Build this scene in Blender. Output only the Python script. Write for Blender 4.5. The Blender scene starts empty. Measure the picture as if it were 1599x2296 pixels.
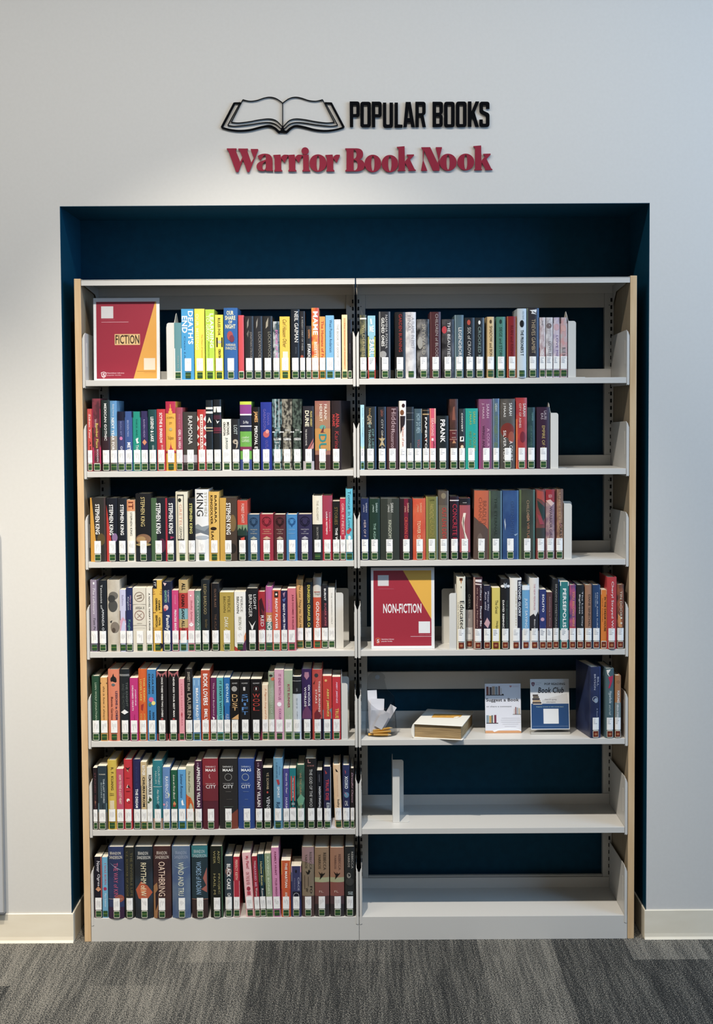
import bpy, bmesh, math, random, re
from mathutils import Vector, Matrix
random.seed(7)
sc = bpy.context.scene
COL = sc.collection

# ------------------------------------------------------------------ camera
IW, IH, FPX = 1599, 2296, 3165.0
CX, CY, CZ = -0.0014, -4.726, 1.796
PITCH, YAW, ROLL, SHY = 0.05284, 0.00016, -0.00579, -54.85
_cp, _sp, _cy, _sy, _cr, _sr = math.cos(PITCH), math.sin(PITCH), math.cos(YAW), math.sin(YAW), math.cos(ROLL), math.sin(ROLL)
FW = Vector((_sy*_cp, _cy*_cp, -_sp)); R0 = Vector((_cy, -_sy, 0)); U0 = R0.cross(FW)
RT = _cr*R0 + _sr*U0; UP = -_sr*R0 + _cr*U0
cam = bpy.data.cameras.new('camera'); co = bpy.data.objects.new('camera', cam); COL.objects.link(co)
co.matrix_world = Matrix(((RT.x, UP.x, -FW.x, CX), (RT.y, UP.y, -FW.y, CY), (RT.z, UP.z, -FW.z, CZ), (0, 0, 0, 1)))
cam.sensor_fit = 'VERTICAL'; cam.sensor_height = 36.0; cam.lens = FPX/IH*36.0
cam.shift_y = SHY/IH
cam.clip_start = 0.05
sc.camera = co

def at(u, v, y=0.0):
    """point of the plane at depth y seen at photo pixel (u, v)"""
    d = FW*FPX + RT*(u-IW/2) - UP*(v-IH/2-SHY)
    t = (y-CY)/d.y
    return Vector((CX, CY, CZ)) + d*t

# ------------------------------------------------------------------ light and exposure
sc.view_settings.view_transform = 'Standard'; sc.view_settings.look = 'None'
sc.view_settings.exposure = 0.0; sc.view_settings.gamma = 1.0; sc.view_settings.use_curve_mapping = False
w = bpy.data.worlds.new('world'); sc.world = w; w.use_nodes = True
w.node_tree.nodes['Background'].inputs[0].default_value = (1.0, 0.97, 0.9, 1)
w.node_tree.nodes['Background'].inputs[1].default_value = 0.145

def lamp(name, kind, loc, aim, energy, color, **kw):
    l = bpy.data.lights.new(name, kind); l.energy = energy; l.color = color
    for k, v in kw.items(): setattr(l, k, v)
    o = bpy.data.objects.new(name, l); COL.objects.link(o); o.location = loc
    o.rotation_euler = (Vector(aim)-Vector(loc)).to_track_quat('-Z', 'Y').to_euler()
    return o
lamp('downlight_lamp', 'SPOT', (-0.42, -1.75, 3.86), (-0.22, 0.0, 0.82), 425, (1.0, 0.93, 0.82), spot_size=math.radians(55), spot_blend=1.0, shadow_soft_size=0.022)
lamp('downlight_lamp', 'SPOT', (-2.1, -2.7, 3.86), (-1.85, 0.0, 0.50), 490, (1.0, 0.92, 0.79), spot_size=math.radians(47), spot_blend=1.0, shadow_soft_size=0.04)
lamp('window_daylight', 'AREA', (4.3, -2.4, 2.9), (1.6, 0.0, 2.7), 125, (0.36, 0.63, 1.0), shape='RECTANGLE', size=2.4, size_y=2.0)
lamp('downlight_row_fill', 'AREA', (-0.5, -1.75, 3.88), (-0.5, -1.75, 0.0), 86, (1.0, 0.95, 0.88), shape='RECTANGLE', size=4.4, size_y=0.14)  # added area light for the unseen row of ceiling downlights, narrowed for crisp shadows

# ------------------------------------------------------------------ materials
RAILS = ((2.164, 2.2275), (0.804, 0.867), (0.10, 0.1232))
def lin(c):
    c = c.lstrip('#')
    if len(c) == 3: c = ''.join(a*2 for a in c)
    r = [int(c[i:i+2], 16)/255 for i in (0, 2, 4)]
    return tuple(x/12.92 if x <= 0.04045 else ((x+0.055)/1.055)**2.4 for x in r) + (1.0,)
MC = {}
def mat(hexc, rough=0.45, spec=0.5, metal=0.0, coat=0.0):
    k = (hexc, rough, spec, metal, coat)
    if k in MC: return MC[k]
    m = bpy.data.materials.new('paint_'+hexc); m.use_nodes = True
    b = m.node_tree.nodes['Principled BSDF']
    b.inputs['Base Color'].default_value = lin(hexc); b.inputs['Roughness'].default_value = rough
    b.inputs['Specular IOR Level'].default_value = spec; b.inputs['Metallic'].default_value = metal
    b.inputs['Coat Weight'].default_value = coat; b.inputs['Coat Roughness'].default_value = 0.15
    MC[k] = m; return m
def noisemat(name, c1, c2, scale, rough=0.6, stretch=(1, 1, 1), bump=0.0, lo=0.35, hi=0.65, detail=4.0):
    k = (name, c1, c2, scale, stretch)
    if k in MC: return MC[k]
    m = bpy.data.materials.new(name); m.use_nodes = True; nt = m.node_tree; N = nt.nodes; L = nt.links
    b = N['Principled BSDF']; b.inputs['Roughness'].default_value = rough
    tc = N.new('ShaderNodeTexCoord'); mp = N.new('ShaderNodeMapping'); mp.inputs['Scale'].default_value = stretch
    nz = N.new('ShaderNodeTexNoise'); nz.inputs['Scale'].default_value = scale; nz.inputs['Detail'].default_value = detail
    cr = N.new('ShaderNodeValToRGB'); e = cr.color_ramp.elements
    e[0].position = lo; e[0].color = lin(c1); e[1].position = hi; e[1].color = lin(c2)
    L.new(tc.outputs['Object'], mp.inputs['Vector']); L.new(mp.outputs['Vector'], nz.inputs['Vector'])
    L.new(nz.outputs['Fac'], cr.inputs['Fac']); L.new(cr.outputs['Color'], b.inputs['Base Color'])
    if bump:
        bp = N.new('ShaderNodeBump'); bp.inputs['Strength'].default_value = bump; bp.inputs['Distance'].default_value = 0.002
        L.new(nz.outputs['Fac'], bp.inputs['Height']); L.new(bp.outputs['Normal'], b.inputs['Normal'])
    MC[k] = m; return m
def clearmat(name='clear', tint=0.975):
    if name in MC: return MC[name]
    m = bpy.data.materials.new('clear_acrylic'); m.use_nodes = True; nt = m.node_tree; N = nt.nodes; L = nt.links
    N.remove(N['Principled BSDF']); out = N['Material Output']
    t = N.new('ShaderNodeBsdfTransparent'); t.inputs[0].default_value = (tint, tint+0.005, tint+0.01, 1)
    g = N.new('ShaderNodeBsdfGlossy'); g.inputs['Roughness'].default_value = 0.08
    lw = N.new('ShaderNodeLayerWeight'); lw.inputs['Blend'].default_value = 0.5
    pw = N.new('ShaderNodeMath'); pw.operation = 'POWER'; pw.inputs[1].default_value = 4.0; L.new(lw.outputs['Facing'], pw.inputs[0])
    f = N.new('ShaderNodeMath'); f.operation = 'MULTIPLY_ADD'; f.inputs[1].default_value = 0.5; f.inputs[2].default_value = 0.02; L.new(pw.outputs[0], f.inputs[0])
    x = N.new('ShaderNodeMixShader'); L.new(f.outputs[0], x.inputs[0]); L.new(t.outputs[0], x.inputs[1]); L.new(g.outputs[0], x.inputs[2])
    L.new(x.outputs[0], out.inputs[0]); MC[name] = m; return m
def frostmat():
    if 'frost' in MC: return MC['frost']
    m = bpy.data.materials.new('frosted_acrylic'); m.use_nodes = True; nt = m.node_tree; N = nt.nodes; L = nt.links
    b = N['Principled BSDF']; b.inputs['Base Color'].default_value = lin('d8d4ca'); b.inputs['Roughness'].default_value = 0.3; b.inputs['Alpha'].default_value = 0.45
    MC['frost'] = m; return m
STEEL = mat('cdcac4', 0.38, 0.4)          # warm white enamel of the shelving
STEEL2 = mat('c2c0ba', 0.42, 0.4)
SLOT = mat('050608', 0.8)
PANEL = noisemat('panel_laminate', '96866e', 'a09078', 14, 0.5, (4, 4, 0.5))
WOOD = noisemat('maple_laminate', 'd0ac80', 'dcbc92', 9, 0.45, (6, 6, 0.6))

# ------------------------------------------------------------------ mesh helpers
def link(name, bm, mats, parent=None, loc=None, smooth=False):
    me = bpy.data.meshes.new(name); bm.to_mesh(me); bm.free()
    for m in (mats if isinstance(mats, (list, tuple)) else [mats]): me.materials.append(m)
    if smooth: me.shade_smooth()
    o = bpy.data.objects.new(name, me); COL.objects.link(o)
    if parent: o.parent = parent
    if loc is not None: o.location = loc
    return o
def box(bm, x0, x1, y0, y1, z0, z1, mi=0, bev=0.0):
    if bev:
        t = bmesh.new(); box(t, x0, x1, y0, y1, z0, z1, mi)
        bmesh.ops.bevel(t, geom=t.edges[:], offset=bev, segments=2, profile=0.5, affect='EDGES')
        merge(bm, t); return
    v = [bm.verts.new(p) for p in ((x0,y0,z0),(x1,y0,z0),(x1,y1,z0),(x0,y1,z0),(x0,y0,z1),(x1,y0,z1),(x1,y1,z1),(x0,y1,z1))]
    for q in ((0,3,2,1),(4,5,6,7),(0,1,5,4),(1,2,6,5),(2,3,7,6),(3,0,4,7)):
        f = bm.faces.new([v[i] for i in q]); f.material_index = mi
def merge(bm, t, M=None):
    mp = {}
    for v in t.verts: mp[v] = bm.verts.new(M @ v.co if M else v.co)
    for f in t.faces:
        try: n = bm.faces.new([mp[v] for v in f.verts]); n.material_index = f.material_index; n.smooth = f.smooth
        except ValueError: pass
    t.free()
def prism(bm, pts, axis, a0, a1, mi=0):
    """pts: 2D outline; axis 'x' -> (y,z) outline, 'y' -> (x,z), 'z' -> (x,y)"""
    def P(p, a): return {'x': (a, p[0], p[1]), 'y': (p[0], a, p[1]), 'z': (p[0], p[1], a)}[axis]
    A = [bm.verts.new(P(p, a0)) for p in pts]; B = [bm.verts.new(P(p, a1)) for p in pts]
    n = len(pts); fs = [bm.faces.new(A), bm.faces.new(B[::-1])]
    for i in range(n): fs.append(bm.faces.new((A[i], B[i], B[(i+1) % n], A[(i+1) % n])))
    for f in fs: f.material_index = mi
    bmesh.ops.recalc_face_normals(bm, faces=fs)
def empty(name, loc, rz=0.0):
    o = bpy.data.objects.new(name, None); COL.objects.link(o); o.location = loc; o.rotation_euler = (0, 0, rz)
    o.empty_display_size = 0.02; return o
def tag(o, label=None, cat=None, group=None, kind=None):
    if label: o['label'] = label
    if cat: o['category'] = cat
    if group: o['group'] = group
    if kind: o['kind'] = kind
    return o

# ------------------------------------------------------------------ flat art (lettering, bands, emblems) built as real geometry
TXT = {}
def prep_text(strings):
    dg = None; obs = []
    for s, bold in strings:
        if (s, bold) in TXT: continue
        c = bpy.data.curves.new('t', 'FONT'); c.body = s; c.resolution_u = 2; c.offset = 0.022*bold
        c.space_character = 1.0+0.05*bold; c.space_line = 0.8
        o = bpy.data.objects.new('t', c); COL.objects.link(o); obs.append((s, bold, o, c)); TXT[(s, bold)] = None
    dg = bpy.context.evaluated_depsgraph_get()
    for s, bold, o, c in obs:
        me = bpy.data.meshes.new_from_object(o.evaluated_get(dg))
        vs = [(v.co.x, v.co.y) for v in me.vertices]; fs = [tuple(p.vertices) for p in me.polygons]
        TXT[(s, bold)] = (vs, fs, min(p[0] for p in vs), max(p[0] for p in vs), min(p[1] for p in vs), max(p[1] for p in vs))
        bpy.data.meshes.remove(me)
    for s, bold, o, c in obs:
        bpy.data.objects.remove(o); bpy.data.curves.remove(c)
def art(ops, W, H, curve=None, cuts=0, lift=0.0004, eps=0.00013):
    """ops in u (0 left..1 right) v (0 bottom..1 top); returns bmesh in x,z (y is depth, negative to viewer) and list of colours"""
    bm = bmesh.new(); cols = []
    def ci(c):
        if c not in cols: cols.append(c)
        return cols.index(c)
    def poly(pts, c, k):
        y = -lift-eps*k
        try:
            f = bm.faces.new([bm.verts.new(((u-0.5)*W, y, v*H)) for u, v in pts]); f.material_index = ci(c)
        except ValueError: return
        f.normal_update()
        if f.normal.y > 0: f.normal_flip()
    for k, op in enumerate(ops):
        a = op.split('~'); t = a[0].strip(); g = lambda i: float(a[i])
        if t == 'B': poly([(0.0, g(1)), (1.0, g(1)), (1.0, g(2)), (0.0, g(2))], a[3], k)
        elif t == 'R': poly([(g(1), g(3)), (g(2), g(3)), (g(2), g(4)), (g(1), g(4))], a[5], k)
        elif t == 'E':
            poly([(g(1)+g(3)*math.cos(q*math.pi/10), g(2)+g(4)*W/H*math.sin(q*math.pi/10)) for q in range(20)], a[5], k)
        elif t == 'O':   # ring
            for q in range(24):
                q0, q1 = q*math.pi/12, (q+1)*math.pi/12; r, s = g(3), g(3)*0.86
                P = lambda rr, qq: (g(1)+rr*math.cos(qq), g(2)+rr*W/H*math.sin(qq))
                poly([P(r, q0), P(r, q1), P(s, q1), P(s, q0)], a[4], k)
        elif t == 'P': poly([tuple(float(z) for z in p.split(',')) for p in a[2].split()], a[1], k)
        elif t in 'TH':
            s, c, v1, v0 = a[1], a[2], g(3), g(4)
            u0 = g(5) if len(a) > 5 else 0.28; u1 = g(6) if len(a) > 6 else 0.72
            fl = a[7] if len(a) > 7 else ''
            vs, fs, x0, x1, y0, y1 = TXT[(s, 1 if 'b' in fl else 0)]
            m = ci(c); y = -lift-eps*k; nv = []
            for X, Y in vs:
                p = (X-x0)/(x1-x0); q = (Y-y0)/(y1-y0)
                if 's' in fl: p = p*0.97+0.03*q
                if t == 'T': u, v = u0+q*(u1-u0), v1-p*(v1-v0)
                else: u, v = u0+p*(u1-u0), v0+q*(v1-v0)
                nv.append(bm.verts.new(((u-0.5)*W, y, v*H)))
            for f in fs:
                try: ff = bm.faces.new([nv[i] for i in f]); ff.material_index = m
                except ValueError: continue
                ff.normal_update()
                if ff.normal.y > 0: ff.normal_flip()
    if curve and cuts:
        for i in range(1, cuts):
            bmesh.ops.bisect_plane(bm, geom=bm.verts[:]+bm.edges[:]+bm.faces[:], dist=1e-6, plane_co=((i/cuts-0.5)*W, 0, 0), plane_no=(1, 0, 0))
    if curve:
        for v in bm.verts: v.co.y += curve(v.co.x/W+0.5)
    return bm, cols

# ------------------------------------------------------------------ the room
HW, ZT, D = 0.937, 2.243, 0.29                      # shelving half width, height, shelf depth
NL, NR, NT, ND = -0.980, 0.978, 2.486, 0.34         # the niche
def S(name, bm, m):
    o = link(name, bm, m); o['kind'] = 'structure'; return o
PAINT = noisemat('wall_paint', 'd6d3cd', 'd8d5cf', 90, 0.5, (1, 1, 1), 0.05)
NAVY = noisemat('navy_paint', '063c54', '074059', 40, 0.6, (1, 1, 1), 0.05)
NAVY.node_tree.nodes['Principled BSDF'].inputs['Specular IOR Level'].default_value = 0.15
bm = bmesh.new()
box(bm, -3.6, NL, 0, 0.12, 0, 3.95); box(bm, NR, 4.6, 0, 0.12, 0, 3.95); box(bm, NL, NR, 0, 0.12, NT, 3.95)
S('wall_front', bm, PAINT)
bm = bmesh.new()
e = 0.0015
box(bm, NL-0.02, NR+0.02, ND, ND+0.02, 0, NT+0.02)
box(bm, NL-0.02, NL+e, 0.0008, ND, 0, NT); box(bm, NR-e, NR+0.02, 0.0008, ND, 0, NT); box(bm, NL, NR, 0.0008, ND, NT-e, NT+0.02)
S('wall_niche', bm, NAVY)
bm = bmesh.new(); box(bm, -3.6, 4.6, -6.0, 0.0, 3.90, 3.95); S('ceiling', bm, mat('d8d6d0', 0.8))
# carpet
m = bpy.data.materials.new('streaked_carpet'); m.use_nodes = True; nt = m.node_tree; N = nt.nodes; L = nt.links
b = N['Principled BSDF']; b.inputs['Roughness'].default_value = 0.95; b.inputs['Specular IOR Level'].default_value = 0.1
tc = N.new('ShaderNodeTexCoord')
def mapped(scale, loc=(0, 0, 0), rz=0.0):
    q = N.new('ShaderNodeMapping'); q.inputs['Scale'].default_value = scale; q.inputs['Location'].default_value = loc; q.inputs['Rotation'].default_value = (0, 0, rz)
    L.new(tc.outputs['Object'], q.inputs['Vector']); return q
def noise(mp, scale, detail=2.0):
    n = N.new('ShaderNodeTexNoise'); n.inputs['Scale'].default_value = scale; n.inputs['Detail'].default_value = detail
    L.new(mp.outputs['Vector'], n.inputs['Vector']); return n
def math_(op, a, bb):
    n = N.new('ShaderNodeMath'); n.operation = op
    for i, z in enumerate((a, bb)):
        if isinstance(z, (int, float)): n.inputs[i].default_value = z
        else: L.new(z, n.inputs[i])
    return n.outputs[0]
br = N.new('ShaderNodeTexBrick'); mpb = mapped((1, 1, 1), (0.13, 0.1, 0), math.radians(90))
L.new(mpb.outputs['Vector'], br.inputs['Vector'])
br.inputs['Color1'].default_value = (0, 0, 0, 1); br.inputs['Color2'].default_value = (1, 1, 1, 1); br.inputs['Mortar'].default_value = (0.5, 0.5, 0.5, 1)
br.inputs['Scale'].default_value = 1.0; br.inputs['Mortar Size'].default_value = 0.0; br.inputs['Brick Width'].default_value = 0.5; br.inputs['Row Height'].default_value = 0.25
br.offset = 0.37; br.inputs['Bias'].default_value = 0.0
st = noise(mapped((85, 3.6, 1)), 1.0, 1.5)       # fine streaks running away from the viewer
st2 = noise(mapped((18, 1.1, 1)), 1.0, 2.0)      # broad streaks
fb = noise(mapped((1, 0.6, 1), rz=math.radians(35)), 330.0, 2.0)   # loops
fb2 = noise(mapped((1, 0.7, 1)), 170.0, 2.0)
def sharp(n, k):                                  # push the streaks towards two tones
    q = N.new('ShaderNodeMapRange'); q.inputs['From Min'].default_value = 0.5-k; q.inputs['From Max'].default_value = 0.5+k
    L.new(n.outputs['Fac'], q.inputs['Value']); return q.outputs['Result']
v = math_('MULTIPLY', math_('SUBTRACT', sharp(st, 0.05), 0.5), 0.18)
v = math_('ADD', v, math_('MULTIPLY', math_('SUBTRACT', st2.outputs['Fac'], 0.5), 0.62))
v = math_('ADD', v, math_('MULTIPLY', math_('SUBTRACT', br.outputs['Color'], 0.5), 0.48))
v = math_('ADD', v, math_('MULTIPLY', math_('SUBTRACT', fb.outputs['Fac'], 0.5), 4.0))
v = math_('ADD', v, math_('MULTIPLY', math_('SUBTRACT', fb2.outputs['Fac'], 0.5), 0.9))
v = math_('ADD', v, 0.46)
cr = N.new('ShaderNodeValToRGB'); el = cr.color_ramp.elements
el[0].position = 0.0; el[0].color = lin('212223'); el[1].position = 1.0; el[1].color = lin('8f8a80')
el.new(0.5).color = lin('4e4e4b')
L.new(v, cr.inputs['Fac']); L.new(cr.outputs['Color'], b.inputs['Base Color'])
bp = N.new('ShaderNodeBump'); bp.inputs['Strength'].default_value = 0.5; bp.inputs['Distance'].default_value = 0.003
L.new(fb.outputs['Fac'], bp.inputs['Height']); L.new(bp.outputs['Normal'], b.inputs['Normal'])
bm = bmesh.new(); box(bm, -3.6, 4.6, -6.0, ND+0.02, -0.03, 0.0); S('floor', bm, m)
# cove baseboards: along the wall and round into the niche
CREAM = noisemat('cove_base', 'eadfc9', 'efe5d0', 7, 0.5, (1, 1, 3), 0.05)
BZ = 0.1
cove = [(0, 0), (-0.011, 0.0), (-0.006, 0.008), (-0.0045, 0.02), (-0.0045, BZ-0.002), (-0.003, BZ), (0, BZ)]
bm = bmesh.new(); prism(bm, cove, 'x', -3.6, NL+0.006); box(bm, NL+e, NL+0.007, -0.003, ND, 0, BZ, 0, 0.001); S('baseboard_left', bm, CREAM)
bm = bmesh.new(); prism(bm, cove, 'x', NR-0.006, 4.6); box(bm, NR-0.007, NR-e, -0.003, ND, 0, BZ, 0, 0.001); S('baseboard_right', bm, CREAM)

# pale panel whose edge shows on the wall at the far left
pr = at(11.0, 2050, -0.02).x; zb = at(6, 2051, -0.02).z
t = empty('wall_panel', (pr-0.3, -0.012, zb)); tag(t, 'pale grey panel on the wall at the far left edge, above the baseboard', 'panel')
bm = bmesh.new(); box(bm, -0.3, 0.297, -0.008, 0.011, 0.006, 1.3, 0, 0.002); link('board', bm, mat('b9bcc0', 0.5), t)
bm = bmesh.new(); box(bm, -0.3, 0.3, -0.011, 0.011, -0.001, 0.006, 0, 0.002); link('bottom_trim', bm, mat('55585c', 0.5), t)
bm = bmesh.new(); box(bm, 0.2972, 0.3, -0.0105, 0.011, 0.0065, 1.3); link('side_trim', bm, mat('8e9195', 0.4), t)

# ------------------------------------------------------------------ shelving unit
unit = empty('shelving_unit', (0, 0, 0))
tag(unit, 'double-bay cream metal library shelving with maple end panels in the navy niche', 'bookcase')
BASE = 0.081; PITCHZ = 0.3048
SH = [BASE+PITCHZ*(6-i) for i in range(7)]         # top faces of the shelves, top to bottom
for s in (-1, 1):
    bm = bmesh.new(); box(bm, *(sorted((s*0.9145, s*HW))), 0.0, 0.31, 0.0, ZT+0.004, 0, 0.0012)
    bm.normal_update()
    for f in bm.faces:
        if f.normal.y < -0.9: f.material_index = 1
    link('end_panel', bm, [PANEL, WOOD], unit)
# uprights with slotted faces
def upright(x0, x1, slots):
    bm = bmesh.new(); box(bm, x0, x1, D+0.003, D+0.03, 0.0, ZT-0.03, 0, 0.001)
    z = 0.1
    while z < ZT-0.05:
        for sx in slots: box(bm, sx-0.0032, sx+0.0032, D+0.0022, D+0.004, z, z+0.0135, 1)
        z += 0.0254
    for z in (0.31, 0.62, 0.93, 1.24, 1.55, 1.86, 2.17):
        cxm = (x0+x1)/2; box(bm, cxm-0.0015, cxm+0.0015, D+0.0024, D+0.004, z, z+0.003, 1)
    return link('upright', bm, [STEEL2, SLOT], unit)
upright(-0.034, -0.0035, (-0.0095,)); upright(0.0035, 0.034, (0.0095,))
upright(0.881, 0.9135, (0.9045,)); upright(-0.9135, -0.881, (-0.9045,))
for s in (-1, 1):
    a, c = (-0.881, -0.034) if s < 0 else (0.034, 0.881)
    for z0, z1 in RAILS:
        bm = bmesh.new(); box(bm, a, c, D+0.008, D+0.024, z0, z1, 0, 0.0015); link('cross_rail', bm, STEEL2, unit)
    # canopy top
    a, c = (-0.9135, -0.002) if s < 0 else (0.002, 0.9135)
    bm = bmesh.new(); box(bm, a, c, 0.0, D+0.03, ZT-0.0035, ZT, 0, 0.001); box(bm, a, c, 0.0, 0.0022, ZT-0.0195, ZT-0.0005, 0, 0.0008)
    box(bm, a, c, D+0.002, D+0.006, ZT-0.03, ZT-0.003)
    cp = link('canopy_top', bm, STEEL, unit)
    for q in (a+0.004, c-0.0055):
        bm = bmesh.new(); prism(bm, [(D, ZT-0.004), (0.05, ZT-0.004), (0.05, ZT-0.018), (D-0.06, ZT-0.03), (D, ZT-0.075)], 'x', q, q+0.0015); link('canopy_bracket', bm, STEEL2, cp)
def shelf(a, c, z, base=False, hb=0.158):
    bm = bmesh.new(); r = 0.0022
    box(bm, a, c, 0.0006, D, z-0.0018, z)
    # folded front lip with a rolled upper edge
    if base: box(bm, -0.9135 if a < 0 else 0.0006, -0.0006 if a < 0 else 0.9135, 0.0, 0.0018, 0.0, z-0.0001, 0, 0.0007)
    else:
        box(bm, a, c, 0.0, 0.0018, z-0.0195, z-0.0001, 0, 0.0007); box(bm, a, c, 0.0016, 0.014, z-0.0195, z-0.018)
    box(bm, a, c, D-0.0016, D, z-0.001, z+0.037, 0, 0.0005)
    sh = link('base_shelf' if base else 'shelf', bm, STEEL, unit)
    for s, q in ((-1, a), (1, c)):
        o1 = q+s*0.0006; o2 = q+s*0.0022; o3 = q+s*0.0092
        bm = bmesh.new(); zl, zh = z-0.0265, z+hb; rr = 0.012
        pts = [(0.0, zl), (0.0, zh-rr)]+[(rr-rr*math.cos(t_*math.pi/8), zh-rr+rr*math.sin(t_*math.pi/8)) for t_ in range(1, 5)]+[(D-0.004, zh-0.006), (D, zh-0.02), (D, zl)]
        prism(bm, pts, 'x', min(o1, o2), max(o1, o2))
        # bent stiffening flange along the front edge
        prism(bm, [(o1, zl+0.003), (o1, zh-0.010), (o1+s*0.002, zh-0.004), (o1+s*0.004, zh-0.006), (o3, zh-0.02), (o3, zl+0.004), (o3-s*0.002, zl)], 'y', -0.0012, 0.0008)
        prism(bm, [(o3, zl+0.004), (o3, zh-0.02), (o3-s*0.0012, zh-0.02), (o3-s*0.0012, zl+0.004)], 'y', 0.0, 0.012)
        # pressed rib
        box(bm, min(o1, o1-s*0.0012), max(o1, o1-s*0.0012), 0.030, 0.038, z+0.045, z+0.125, 0, 0.0005)
        link('bracket', bm, STEEL, sh)
for i, z in enumerate(SH):
    for a, c in ((-0.9035, -0.0105), (0.0105, 0.9035)):
        shelf(a, c, z, base=(i == 6), hb=0.158 if i < 5 else 0.172)

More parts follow.
